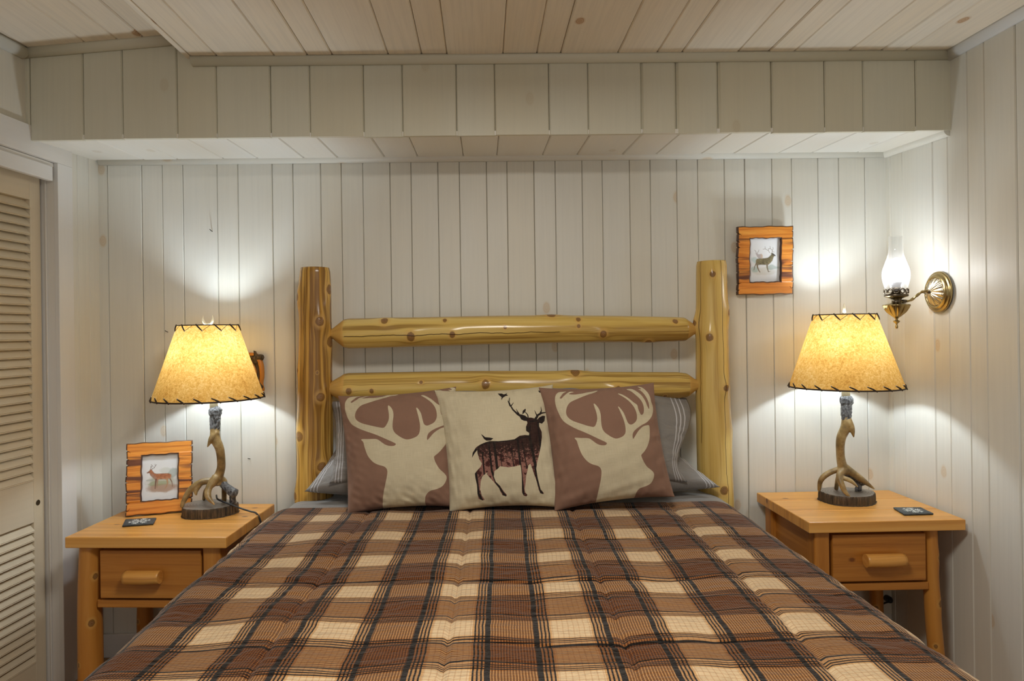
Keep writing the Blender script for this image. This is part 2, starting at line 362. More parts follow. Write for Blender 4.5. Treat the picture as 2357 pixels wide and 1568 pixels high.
def boxm(name,x0,x1,y0,y1,z0,z1,mat,parent=None,bev=.0,grain='x',seg=2):
    bm=bmesh.new(); bmesh.ops.create_cube(bm,size=1)
    for v in bm.verts: v.co=Vector(((x0+x1)/2+v.co.x*(x1-x0),(y0+y1)/2+v.co.y*(y1-y0),(z0+z1)/2+v.co.z*(z1-z0)))
    if bev: bmesh.ops.bevel(bm,geom=bm.edges[:],offset=bev,segments=seg,profile=.5,affect='EDGES')
    bm.normal_update()
    uvl=bm.loops.layers.uv.new('UVMap'); gi={'x':0,'y':1,'z':2}[grain]
    for f in bm.faces:
        n=[abs(c) for c in f.normal]; ax=n.index(max(n)); oth=[i for i in range(3) if i!=ax]
        if gi in oth: va=gi; ua=[i for i in oth if i!=gi][0]
        else: ua,va=oth
        for l in f.loops: l[uvl].uv=(l.vert.co[ua]+.013*ax,l.vert.co[va])
    me=bpy.data.meshes.new(name); bm.to_mesh(me); bm.free(); return mobj(name,me,mat,parent)
def board(name,O,W,L,Nn,w,l0,l1,t,ch,mat,parent,lo=0.,shift=0.,gap=.0006):
    """tongue-and-groove board: width w along W, from O + lo*L up to l0 (near edge) / l1 (far edge); V-chamfered long edges."""
    O,W,L,Nn=map(lambda a:np.array(a,float),(O,W,L,Nn))
    prof=[(gap,0),(w-gap,0),(w-gap,t-ch),(w-ch,t),(ch,t),(gap,t-ch)]
    V=[];
    for e in (0,1):
        for a,d in prof:
            le=lo if e==0 else l0+(l1-l0)*a/w
            V.append(O+W*a+L*(le+ (shift if e==0 else 0))+Nn*d)
    F=[(i,(i+1)%6,6+(i+1)%6,6+i) for i in range(6)]+[tuple(range(5,-1,-1)),tuple(range(6,12))]
    if np.dot(np.cross(W,Nn),L)<0: F=[f[::-1] for f in F]
    uvs=[]
    for f in F:
        for i in f: a=prof[i%6][0]+.3*prof[i%6][1]; uvs.append((a,float(np.dot(V[i]-O,L))))
    return pydata(name,V,F,mat,parent,uvs)
def sdf_poly(X,Y,poly):
    p=np.array(poly,float); d=np.full(X.shape,1e9); s=np.zeros(X.shape,bool)
    for i in range(len(p)):
        a,b=p[i],p[(i+1)%len(p)]; e=b-a; wx,wy=X-a[0],Y-a[1]; t=np.clip((wx*e[0]+wy*e[1])/(e@e+1e-12),0,1)
        d=np.minimum(d,(wx-e[0]*t)**2+(wy-e[1]*t)**2)
        c=((a[1]>Y)!=(b[1]>Y)); 
        if abs(e[1])>1e-12: s^=c&(X<a[0]+e[0]*(Y-a[1])/e[1])
    d=np.sqrt(d); return np.where(s,-d,d)
def sdf_line(X,Y,pts,r0,r1=None):
    p=np.array(pts,float); r1=r0 if r1 is None else r1; L=np.r_[0,np.cumsum(np.linalg.norm(np.diff(p,axis=0),axis=1))]; d=np.full(X.shape,1e9)
    for i in range(len(p)-1):
        a,b=p[i],p[i+1]; e=b-a; wx,wy=X-a[0],Y-a[1]; t=np.clip((wx*e[0]+wy*e[1])/(e@e+1e-12),0,1)
        rr=r0+(r1-r0)*(L[i]+t*(L[i+1]-L[i]))/L[-1]
        d=np.minimum(d,np.hypot(wx-e[0]*t,wy-e[1]*t)-rr)
    return d
def vnoise(X,Y,seed=0,oct=4,f=1.):
    r=np.random.RandomState(seed); o=np.zeros(np.broadcast(X,Y).shape); a=1.
    for _ in range(oct):
        for _ in range(4):
            an=r.uniform(0,np.pi*2); ph=r.uniform(0,6.28); o+=a*np.sin((X*np.cos(an)+Y*np.sin(an))*f*r.uniform(.7,1.3)*6.28+ph)/4
        f*=2; a*=.5
    return o

# ================================================================ SETTING
XR=lambda y:1.587-.03*y          # right wall runs very slightly out of square
wl_s=np.array([-.0995,-.995,0]); wl_s/=np.linalg.norm(wl_s); wl_n=np.array([.995,-.0995,0]); wl_n/=np.linalg.norm(wl_n)
WL=lambda s,n=0.,z=0.: np.array([-1.484,0,z])+wl_s*s+wl_n*n
wr_s=np.array([.03,-1,0]); wr_s/=np.linalg.norm(wr_s); wr_n=np.array([-1,-.03,0]); wr_n/=np.linalg.norm(wr_n)
WR=lambda s,n=0.,z=0.: np.array([1.587,0,z])+wr_s*s+wr_n*n
SOFZ=1.90; SY=-.36; CEZ=2.165
def slab(name,pts,thick_vec,mat,parent=None):
    a=[np.array(p,float) for p in pts]; b=[p+np.array(thick_vec) for p in a]; n=len(a)
    F=[tuple(range(n)),tuple(range(2*n-1,n-1,-1))]+[(i,i+n,(i+1)%n+n,(i+1)%n) for i in range(n)]
    o=pydata(name,a+b,F,mat,parent); 
    bm=bmesh.new(); bm.from_mesh(o.data); bmesh.ops.recalc_face_normals(bm,faces=bm.faces[:]); bm.to_mesh(o.data); bm.free(); return o
floor=struct(boxm('floor',-2.15,2.0,-3.6,.05,-.05,0,M['floorw'],None,0,'y'))
# back wall
wb=struct(boxm('wall_back',-1.75,1.75,.012,.08,0,2.4,M['gap']))
seams=[-1.50,-1.448,-1.317,-1.237,-1.158,-1.026,-.945,-.812,-.732,-.625,-.545,-.461,-.356,-.274,-.169,-.086,.02,.1,.205,.288,.393,.472,.579,.66,.764,.846,.951,1.031,1.137,1.215,1.32,1.402,1.505,1.603]
for a,b in zip(seams[:-1],seams[1:]):
    board('plank',(a,.012,0),(1,0,0),(0,0,1),(0,-1,0),b-a,1.93,1.93,.012+RNG.uniform(-.0012,.0012),.0029,M['paint'],wb)
# right wall
wr=struct(slab('wall_right',[WR(-.05,-.012,0),WR(3.6,-.012,0),WR(3.6,-.012,2.45),WR(-.05,-.012,2.45)],(.06,0,0),M['gap']))
rs=[-.014,.026,.098,.265,.34,.435,.509,.631]
k=0
while rs[-1]<3.5: rs.append(rs[-1]+(.079,.132)[k%2]); k+=1
for a,b in zip(rs[:-1],rs[1:]):
    board('plank',WR(a,-.012,0),wr_s,(0,0,1),wr_n,b-a,2.17,2.17,.012+RNG.uniform(-.001,.001),.0036,M['paint'],wr)
# left wall: boards beside the corner, closet opening beyond
wl=struct(slab('wall_left',[WL(-.05,-.35,0),WL(-.05,-.012,0),WL(.226,-.012,0),WL(.226,-.35,0)],(0,0,2.6),M['gap']))
for a,b in ((-.014,.055),(.055,.117),(.117,.163)):
    board('plank',WL(a,-.012),wl_s,(0,0,1),wl_n,b-a,1.96,1.96,.012,.002,M['paint'],wl)
# wall above the closet
hd=struct(slab('wall_left_header',[WL(.237,-.10,1.853),WL(3.4,-.10,1.853),WL(3.4,-.012,1.853),WL(.237,-.012,1.853)],(0,0,.75),M['gap']))
k=0; s=.237
while s<3.2:
    e=s+(.105,.13)[k%2]; board('plank',WL(s,-.012,1.86),wl_s,(0,0,1),wl_n,e-s,.5,.5,.012,.0034,M['paint'],hd); s=e; k+=1
# closet interior shell behind the bifold door and the door itself
struct(slab('wall_closet_back',[WL(.2,-.75,0),WL(3.4,-.75,0),WL(3.4,-.75,2.5),WL(.2,-.75,2.5)],(-.03,0,0),M['paint']))
cs=struct(empty('trim_1'))
def wlbox(name,s0,s1,n0,n1,z0,z1,mat,parent,bev=.0015,grain='z'):
    o=boxm(name,s0,s1,n0,n1,z0,z1,mat,parent,bev,grain); ang=math.atan2(wl_s[1],wl_s[0])
    o.matrix_local=Matrix.Translation((-1.484,0,0))@Matrix.Rotation(ang,4,'Z'); return o
wlbox('casing',.163,.237,0,.016,0,1.853,M['paint_lm'],cs)
wlbox('casing',.163,2.6,0,.016,1.853,1.950,M['paint_lm'],cs,grain='x')
wlbox('jamb',.228,.236,-.10,.0,0,1.853,M['paint_lm'],cs)
wlbox('jamb',.236,.2405,-.034,-.028,0,1.84,M['paint_lm'],cs)
wlbox('head_jamb',.236,2.5,-.10,0,1.838,1.853,M['paint_lm'],cs,grain='x')
wlbox('fascia',.250,2.4,-.012,.008,1.786,1.838,M['paint_lm'],cs,.003,grain='x')
# bifold louvre door
dr=struct(empty('door_1'))
DN0,DN1=-.078,-.047; s0=.243
wlbox('stile',s0,s0+.048,DN0,DN1,.02,1.80,M['door'],dr,.0015)
wlbox('stile',s0+.36,s0+.408,DN0,DN1,.02,1.80,M['door'],dr,.0015)
for z0,z1 in ((1.715,1.80),(.600,.748),(.02,.12)): wlbox('rail',s0+.048,s0+.36,DN0,DN1,z0,z1,M['door'],dr,.0015,'x')
sl=None
def slatmesh():
    bm=bmesh.new(); bmesh.ops.create_cube(bm,size=1)
    for v in bm.verts: v.co=Vector((v.co.x*.311,v.co.y*.046,v.co.z*.0075))
    bmesh.ops.bevel(bm,geom=[e for e in bm.edges if abs(e.verts[0].co.x-e.verts[1].co.x)>.1],offset=.003,segments=2,affect='EDGES')
    uvl=bm.loops.layers.uv.new('UVMap')
    for f in bm.faces:
        for l in f.loops: l[uvl].uv=(l.vert.co.y+l.vert.co.z,l.vert.co.x)
    me=bpy.data.meshes.new('slat'); bm.to_mesh(me); bm.free(); me.materials.append(M['door']); return me
sm_=slatmesh(); ang=math.atan2(wl_s[1],wl_s[0])
for z0,z1 in ((.748,1.715),(.12,.600)):
    n=round((z1-z0)/.0302)
    for i in range(n):
        o=mobj('slat',sm_,None,dr); z=z0+(i+.5)*(z1-z0)/n; c=WL(s0+.204,(DN0+DN1)/2+.003,z)
        o.matrix_local=Matrix.Translation(c)@Matrix.Rotation(ang,4,'Z')@Matrix.Rotation(math.radians(-52),4,'X')
for sa in (s0+.41,):
    o=wlbox('panel',sa,sa+.408,DN0,DN1,.02,1.80,M['door'],dr,.0015)
pull=lathe('finger_pull',[(.0001,.0004),(.006,.0005),(.0075,.0006),(.0085,.0012),(.0100,.0006),(.0102,-.001)],M['brass_d'],dr,24,axis='x',n=1,cap=False); pull['label']='small round brass finger pull'
pull.matrix_local=Matrix.Translation(WL(.272,DN1,.664))@Matrix.Rotation(math.atan2(wl_n[1],wl_n[0]),4,'Z')
# soffit: front face boards + underside boards
sf=struct(slab('ceiling_soffit',[(-1.6,-.345,SOFZ+.014),(1.62,-.345,SOFZ+.014),(1.62,.03,1.935),(-1.6,.03,1.935)],(0,0,.35),M['gap']))
fs=[-1.541,-1.507,-1.33,-1.199,-1.017,-.885,-.705,-.573,-.393,-.262,-.081,.049,.232,.364,.544,.664,.806,.988,1.168,1.299,1.479,1.603]
for i,(a,b) in enumerate(zip(fs[:-1],fs[1:])):
    top=(lambda x: min(2.25,2.19+.078*(x+1.54)))if a<-.95 else (lambda x:CEZ)
    zo=SOFZ+RNG.uniform(-.002,.002)
    board('plank',(a,-.345,zo),(1,0,0),(0,0,1),(0,-1,0),b-a,top(a)-zo,top(b)-zo,.015+RNG.uniform(-.001,.001),.0045 if i not in(14,15,16) else .008,M['soffit'],sf)
us=[-1.53,-1.296,-1.168,-.992,-.861,-.683,-.553,-.372,-.245,-.069,.061,.238,.372,.548,.677,.854,.982,1.157,1.288,1.466,1.60]
Lu=np.array([0,-.355,-.016]); Lu/=np.linalg.norm(Lu); Nu=np.array([0,.045,-.999])
for a,b in zip(us[:-1],us[1:]):
    board('soffit_plank',(a,.0,1.932),(1,0,0),Lu,Nu,b-a,.3575,.3575,.014+RNG.uniform(-.001,.001),.0045,M['paint_lit'],sf)
# ceiling (lower, flat) and the raised sloping strip at the left
ce=struct(slab('ceiling',[(-.985,SY+.01,CEZ+.014),(1.75,SY+.01,CEZ+.014),(1.75,-3.6,CEZ+.014),(-.985,-3.6,CEZ+.014)],(0,0,.03),M['gap']))
cx=[-.962,-.873,-.683,-.574,-.491,-.305,-.194,-.109,.077,.191,.271,.462,.594,.678,.865,.97,1.055,1.241,1.35,1.433,1.64]
for a,b in zip(cx[:-1],cx[1:]):
    board('ceiling_plank',(a,SY,CEZ+.014),(1,0,0),(0,-1,0),(0,0,-1),b-a,3.24,3.24,.014+RNG.uniform(-.0015,.0015),.0042,M['ceil'],ce)
boxm('edge_board',-.980,-.962,-3.6,SY,CEZ+.0,CEZ+.11,M['ceil'],ce,.002,'y')
cl=struct(slab('ceiling_raised',[(-1.95,SY+.01,2.176),(-.90,SY+.01,2.258),(-.90,-3.6,2.258),(-1.95,-3.6,2.176)],(0,0,.03),M['gap']))
lx=[-1.90,-1.70,-1.50,-1.309,-1.201,-1.117,-.96]; Wc=np.array([1,0,.078]); Wc/=np.linalg.norm(Wc); Nc=np.array([.078,0,-1]); Nc/=np.linalg.norm(Nc)
for a,b in zip(lx[:-1],lx[1:]):
    O=(a,SY,2.176+.078*(a+1.95)); board('ceiling_plank',O,Wc,(0,-1,0),Nc,(b-a)/Wc[0],3.24,3.24,.012+RNG.uniform(-.001,.001),.0042,M['ceil'],cl)
# quarter-round trims
def quarter(name,p0,p1,d1,d2,r,mat):
    """from p0 to p1; d1,d2 = unit directions of the two legs away from the corner line"""
    p0,p1,d1,d2=[np.array(a,float) for a in (p0,p1,d1,d2)]
    A=np.linspace(0,np.pi/2,8); prof=[np.zeros(3)]+[r*(d1*math.cos(a)+d2*math.sin(a)) for a in A]
    V=[p0+q for q in prof]+[p1+q for q in prof]; n=len(prof)
    F=[(i,(i+1)%n,(i+1)%n+n,i+n) for i in range(n)]+[tuple(range(n-1,-1,-1)),tuple(range(n,2*n))]
    uv=[]; L=np.linalg.norm(p1-p0)
    for f in F:
        for i in f: uv.append(((i%n)*.004,0 if i<n else L))
    o=pydata(name,V,F,mat,None,uv); bm=bmesh.new(); bm.from_mesh(o.data); bmesh.ops.recalc_face_normals(bm,faces=bm.faces[:]); bm.to_mesh(o.data); bm.free()
    for f in o.data.polygons: f.use_smooth=len(f.vertices)==4 and f.area>.002
    return struct(o)
quarter('trim_2',(-1.475,0,1.922),(1.59,0,1.922),(0,0,-1),(0,-1,0),.022,M['paint'])
quarter('trim_3',(-.962,SY,CEZ),(1.60,SY,CEZ),(0,0,-1),(0,-1,0),.026,M['soffit'])
quarter('trim_4',(-1.545,SY,2.197),(-.963,SY,2.243),(0,0,-1),(0,-1,0),.028,M['soffit'])
quarter('trim_5',WR(.36,0,CEZ),WR(3.5,0,CEZ),(0,0,-1),wr_n,.028,M['paint_lm'])
quarter('trim_6',WR(0,0,1.921),WR(.355,0,1.905),(0,0,-1),wr_n,.022,M['paint'])
quarter('trim_7',WL(.375,0,2.195),WL(3.3,0,2.165),(0,0,-1),wl_n,.03,M['paint'])
for nm,pts in (('baseboard_back',((-1.48,-.001,0),(1.58,-.001,0))),):
    struct(boxm(nm,-1.48,1.58,-.013,-.001,0,.09,M['paint_lm'],None,.002))

# ================================================================ BED
LOGSCALE=1.
def log(name,p0,p1,radii,mat,parent,knots=(),crack=None,seed=0,na=96,face=0.,endfrac=(0,0),dz=.005,lump=.02):
    """radii: list of (t, r). knots: (t, angle deg from facing dir, radius m, bump m). angle 0 faces the room."""
    p0,p1=np.array(p0,float),np.array(p1,float); L=np.linalg.norm(p1-p0); T=(p1-p0)/L; nl=int(L/dz)+1
    t=np.linspace(0,1,nl)[:,None]; a=np.linspace(-np.pi,np.pi,na,endpoint=False)[None,:]
    tt,rr=zip(*radii); r=np.interp(t[:,0],tt,rr)[:,None]*np.ones((1,na)); rm=float(np.mean(rr))
    r*=1+lump*vnoise(t*L*1.2,np.cos(a)*.5+np.sin(a)*.8,seed,3)
    kd=np.full(r.shape,9.); warp=np.zeros(r.shape)
    for kt,ka,kr,kb in knots:
        ka=math.radians(ka); da=(a-ka+np.pi)%(2*np.pi)-np.pi; dl=(t-kt)*L
        d=np.hypot(dl*.85,da*rm); r+=kb*np.exp(-(np.hypot(dl*.5,da*rm)/(kr*2.0))**2); r-=.0012*np.exp(-((d/kr-1.)/.15)**2); kd=np.minimum(kd,d/kr); warp=warp-.85*da*rm*np.exp(-(dl**2*.25+(da*rm)**2)/(kr*1.6)**2)
    cds=[np.full(r.shape,1.),np.full(r.shape,1.)]
    for ci,c in enumerate(crack or ()):
        ca,t0,t1=c; da=((a-math.radians(ca)+np.pi)%(2*np.pi)-np.pi)*rm; out=np.maximum(np.maximum(t0-t,t-t1)*L,0)
        s=np.sign(da)*np.hypot(da,out*1.0); s=np.where(da==0,out,s); cds[ci]=np.where(np.abs(da)<2.2*rm,s,1.)
    end=((t<endfrac[0])|(t>1-endfrac[1]))*np.ones((1,na))
    Fd=np.array([0,-1.,0]); Sd=np.cross(Fd,T)
    # angle grows towards Sd
    P=(p0+(p1-p0)*t)[:,None,:]+r[...,None]*(np.cos(a)[...,None]*Fd+np.sin(a)[...,None]*Sd)
    bend=np.array([math.sin(q*5+seed)*.004 for q in t[:,0]]); P[...,0]+=0 if abs(T[2])<.5 else bend[:,None]
    if abs(T[2])<.5: P[...,2]+=bend[:,None]
    uv=np.zeros((nl,na,2)); uv[...,0]=(a+np.pi)*rm; uv[...,0]+=warp; uv[...,1]=t*L
    return grid(name,P,mat,parent,uv,{'kd':kd,'crack':cds[0],'crack2':cds[1],'endc':end.astype(float)},wrapu=True,flip=True,ends=True)
bed=tag(empty('bed',(.11,-.12,0)),'log bed with peeled cedar headboard of two posts and two rails','bed')
def inbed(o): o.location=(-.11,.12,0); return o
# Sd for vertical log = cross((0,-1,0),(0,0,1)) = (-1,0,0): positive angle goes to the left of the picture
inbed(log('post',(-.632,-.12,.0),(-.6255,-.12,1.483),[(0,.066),(.45,.0665),(.6,.0655),(.8,.060),(.97,.0565),(.99,.0555),(1,.052)],M['log_l'],bed,
  [(.927,72,.013,.010),(.945,-72,.014,.004),(.865,-28,.013,.009),(.815,-72,.016,.005),(.745,68,.008,.003),(.68,-30,.012,.010),(.585,38,.014,.008),(.51,-34,.013,.006),(.435,62,.012,.011),(.31,70,.011,.009),(.34,20,.004,0),(.74,-20,.004,0)],
  [(28,.72,.95),(-52,.3,.45)],3))
inbed(log('post',(.868,-.12,.0),(.8525,-.12,1.489),[(0,.066),(.4,.065),(.6,.0625),(.8,.0585),(.97,.0555),(.99,.0545),(1,.0515)],M['log_r'],bed,
  [(.965,14,.009,.010),(.87,-62,.011,.007),(.845,80,.010,.017),(.81,26,.011,.010),(.685,-24,.009,.012),(.575,-88,.010,.006),(.435,-8,.012,.008),(.35,60,.010,.006)],
  [(-22,.25,1.),(62,.55,1.)],8))
inbed(log('rail',(-.575,-.12,1.242),(.803,-.12,1.238),[(0,.012),(.012,.020),(.042,.052),(.055,.0555),(.3,.0545),(.5,.053),(.62,.0515),(.8,.049),(.93,.046),(.962,.044),(.985,.022),(1,.012)],M['log_rail'],bed,
  [(.225,-18,.011,.006),(.335,-14,.008,.004),(.155,48,.010,.006),(.315,46,.006,.002),(.67,12,.005,0),(.475,10,.005,0),(.735,-20,.009,.009),(.67,42,.007,.004),(.93,38,.008,.003),(.6,75,.012,.005),(.86,-70,.010,.004)],
  [(-12,.05,.62)],5,endfrac=(.046,.034)))
inbed(log('rail',(-.575,-.12,1.036),(.805,-.12,1.032),[(0,.020),(.012,.030),(.04,.052),(.052,.055),(.4,.054),(.6,.0525),(.8,.050),(.94,.049),(.965,.044),(.985,.024),(1,.014)],M['log_rail'],bed,
  [(.06,-8,.008,.004),(.12,-10,.006,.001),(.25,20,.005,0),(.345,-62,.006,.003),(.42,8,.011,.010),(.54,-20,.006,.003),(.66,60,.013,.009),(.77,-14,.010,.012),(.85,-36,.005,0),(.9,-50,.005,0)],
  [(-38,.1,.2),(-30,.6,.75)],6,endfrac=(.045,.034)))
inbed(boxm('side_rail',-.665,-.635,-2.1,-.18,.25,.40,M['log_rail'],bed,.01,'y')); inbed(boxm('side_rail',.795,.825,-2.1,-.18,.25,.40,M['log_rail'],bed,.01,'y'))
for x in (-.65,.80): inbed(tube('foot_post',[(x,-2.14,0),(x,-2.14,.30),(x,-2.14,.62)],.05,M['log_r'],bed,24,3))
mat_o=tag(boxm('mattress',-.675,.825,-2.09,-.065,.27,.585,M['mattress'],None,.03,'y'),'thick mattress lying under the grey sheet and plaid comforter','mattress')

# grey fitted/flat sheet folded at the head
def drape(name,xa,xb,y0,y1,ztop,zbot,rad,mat,nx,ny,hf,uvscale=1.,rot=0.):
    xc=(xa+xb)/2; hw=(xb-xa)/2; flat=2*(hw-rad); arc=math.pi/2*rad; side=max(ztop-rad-zbot,.01); tot=flat+2*arc+2*side
    u=np.linspace(-tot/2,tot/2,nx)[None,:]*np.ones((ny,1)); v=np.linspace(y0,y1,ny)[:,None]*np.ones((1,nx))
    au=np.abs(u); X=np.where(au<flat/2,au,np.where(au<flat/2+arc,flat/2+rad*np.sin((au-flat/2)/rad),hw+.02*(au-flat/2-arc)/side))*np.sign(u)
    Z=np.where(au<flat/2,ztop,np.where(au<flat/2+arc,ztop-rad+rad*np.cos((au-flat/2)/rad),ztop-rad-(au-flat/2-arc)))
    nx_=np.where(au<flat/2,0,np.where(au<flat/2+arc,np.sin((au-flat/2)/rad),1))*np.sign(u); nz_=np.sqrt(np.clip(1-nx_**2,0,1))
    h=hf(u,v)
    P=np.stack([xc+X+nx_*h,v,Z+nz_*h],-1); uv=np.stack([u,v],-1)
    return grid(name,P,mat,None,uv,flip=True)
sh=drape('sheet',-.725,.880,-.055,-.46,.615,.32,.085,M['grey'],200,60,lambda u,v:.003*vnoise(u*2.2,v*2,4,4)+.0015*vnoise(u*9,v*3,5,2)+.022/(1+np.exp(-(v+.33)/.02)))
tag(sh,'smooth grey bed sheet showing beyond the top edge of the comforter','sheet')
def ch(u,v):
    uu=u+.113-.0255*(v+.41)          # quilting grid sits slightly skewed on the bed
    su=(uu+.17)%.34-.17; vv=v+.012*np.sin(u*3.1)+.006*np.sin(u*11)
    sv=(vv+.03+.165)%.33-.165
    su_i=np.round(uu/.34)
    h=.004*np.cos(np.pi*su/.34)**.8
    h-=.006*np.exp(-(su/.006)**2)+.0022*np.exp(-(su/.03)**2)
    h-=(.005*np.exp(-((sv)/.007)**2)+.003*np.exp(-(sv/.03)**2))*(.6+.4*np.sin(u*4+1))
    # gathers radiating from the long seams and cross folds
    near=np.exp(-np.abs(su)/.05)
    h+=.0014*near*np.sin(v*150+9*np.sin(v*13+su_i*2)+su_i*1.7)*np.sin(v*23+u*30)
    h+=.0026*vnoise(u*2.2+.6*np.sin(v*6),v*12,14,3)*(.55+.45*np.sin(u*9+v*5))
    h+=.0030*vnoise(u*1.6+v*.8,v*7,11,3)*(.4+.6*np.exp(-np.abs(sv)/.06))
    h+=.0045*vnoise(u*2,v*2.4,12,3)
    h*=np.clip((-.30-v)/.03,.25,1)
    return h
cf=drape('comforter',-.768,.888,-.305,-2.12,.640,.12,.10,M['plaid'],520,620,ch)
# uv: shift and skew so that the cream stripe falls on the middle seam
uvl=cf.data.uv_layers[0]; arr=np.zeros(len(uvl.data)*2,'f'); uvl.data.foreach_get('uv',arr); arr=arr.reshape(-1,2)
PU,PV=0.,0.
nu=arr.copy(); nu[:,0]=(arr[:,0]+.07)+.058-.0255*(arr[:,1]+1.27)+.11825+.2365*8; nu[:,1]=arr[:,1]+1.288+.10575+.2115*8
uvl.data.foreach_set('uv',nu.ravel())
tag(cf,'brown, tan and black plaid quilted comforter spread over the bed','comforter')
md=cf.modifiers.new('thick','SOLIDIFY'); md.thickness=.012; md.offset=-1

# pillows and cushions ---------------------------------------------------
def pillow(name,C,thick,mat,n=90,m=None,seed=0,pinch=.05,nrm=None,attrs=None,wr=.004,power=.5,backmat=None,parent=None,uvsize=(.42,.42),bulge=(0,0)):
    """C: corner points TL,TR,BR,BL (bilinear mid-surface), puffed both ways; closed mesh = front grid + back grid joined"""
    m=m or n; TL,TR,BR,BL=[np.array(c,float) for c in C]
    s=np.linspace(0,1,n)[None,:]*np.ones((m,1)); t=np.linspace(0,1,m)[:,None]*np.ones((1,n))
    # pinched edges: pull edges inwards between the corners
    es=pinch*(1-np.abs(2*t-1)**2.2); et=pinch*(1-np.abs(2*s-1)**2.2)
    s2=.5+(s-.5)*(1-es*2*np.abs(2*s-1)**2); t2=.5+(t-.5)*(1-et*2*np.abs(2*t-1)**2)
    s2=s2[...,None]; t2=t2[...,None]
    Pm=(TL*(1-s2)+TR*s2)*(1-t2)+(BL*(1-s2)+BR*s2)*t2
    nv=np.cross(TR-TL,BL-TL); nv/=np.linalg.norm(nv)
    if nv[1]>0: nv=-nv
    if nrm is not None: nv=np.array(nrm,float); nv/=np.linalg.norm(nv)
    e=np.clip((1-np.abs(2*s-1)**2.4)*(1-np.abs(2*t-1)**2.4),0,1)
    hp=thick/2*e**power
    edge=np.exp(-np.minimum(np.minimum(s,1-s),np.minimum(t,1-t))/.10)
    wn=wr*(vnoise(s*1.6,t*1.6,seed,3)*(1-edge)+1.1*edge*vnoise(s*7,t*7,seed+3,2)*np.clip(e*6,0,1))
    F=Pm+nv*(hp+wn)[...,None]; B=Pm-nv*(hp)[...,None]
    uv=np.stack([s*uvsize[0],(1-t)*uvsize[1]],-1)
    A={k:v for k,v in (attrs(s,t) if attrs else {}).items()}
    f=grid(name,F,mat,parent,uv,A,flip=True)
    # back half joined into the same mesh
    bm=bmesh.new(); bm.from_mesh(f.data); me2=grid('tmp',B,mat,None,uv,A,flip=False); bm.from_mesh(me2.data)
    if backmat:
        f.data.materials.append(backmat); bm.faces.ensure_lookup_table()
        for i,fc in enumerate(bm.faces):
            if i>=len(f.data.polygons): fc.material_index=1
    bmesh.ops.remove_doubles(bm,verts=bm.verts[:],dist=1e-5); bm.to_mesh(f.data); bm.free()
    d=me2.data; bpy.data.objects.remove(me2); bpy.data.meshes.remove(d); f.data.shade_smooth(); return f
def hemL(s,t): return {'hem':np.clip(1-(s/.12),-1,1)}
def hemR(s,t): return {'hem':np.clip(1-((1-s)/.12),-1,1)}
def hem_fix(fn): # attribute 0 outside the hem
    def g(s,t): h=fn(s,t)['hem']; return {'hem':np.where(h>0,h,0)}
    return g
G='grey pillows at the head of the bed'
p=pillow('pillow',[(-.553,-.05,.832),(.03,-.05,.80),(.02,-.36,.70),(-.642,-.235,.680)],.16,M['greyp'],90,60,21,.03,attrs=hem_fix(hemL),wr=.006,nrm=(0,-.5,.85),uvsize=(.66,.4))
tag(p,'lower grey pillow with white piped hem beside the streaky left log post, lying flat','pillow',G)
p=pillow('pillow',[(.12,-.05,.80),(.70,-.05,.79),(.838,-.235,.672),(.12,-.36,.70)],.15,M['greyp'],90,60,22,.03,attrs=hem_fix(hemR),wr=.006,nrm=(0,-.5,.85),uvsize=(.66,.4))
tag(p,'lower grey pillow with white piped hem beside the pale right log post, lying flat','pillow',G)
p=pillow('pillow',[(-.572,-.115,.985),(.09,-.115,1.06),(.07,-.27,.70),(-.545,-.27,.715)],.15,M['greyp'],90,60,23,.035,attrs=hem_fix(hemL),wr=.006,uvsize=(.66,.4))
tag(p,'upper grey pillow leaning on the headboard behind the left deer-head cushion','pillow',G)
p=pillow('pillow',[(.055,-.12,1.065),(.715,-.115,1.012),(.72,-.27,.70),(.08,-.28,.69)],.15,M['greyp'],90,60,24,.035,attrs=hem_fix(hemR),wr=.006,uvsize=(.66,.4))
def flare(o): # open end of the right upper pillowcase sticks out past the cushion
    me=o.data
    for v in me.vertices:
        f=max(0,(v.co.x-.56)/.16)
        if f>0:
            q=(v.co.z-.86)/.2; v.co.x+=.085*f*f*math.exp(-((v.co.z-.93)/.10)**2)-.03*f*f*math.exp(-((v.co.z-.76)/.06)**2); v.co.z-=.045*f*max(0,q)
flare(p)
tag(p,'upper grey pillow leaning on the headboard behind the right deer-head cushion, hem flared out','pillow',G)

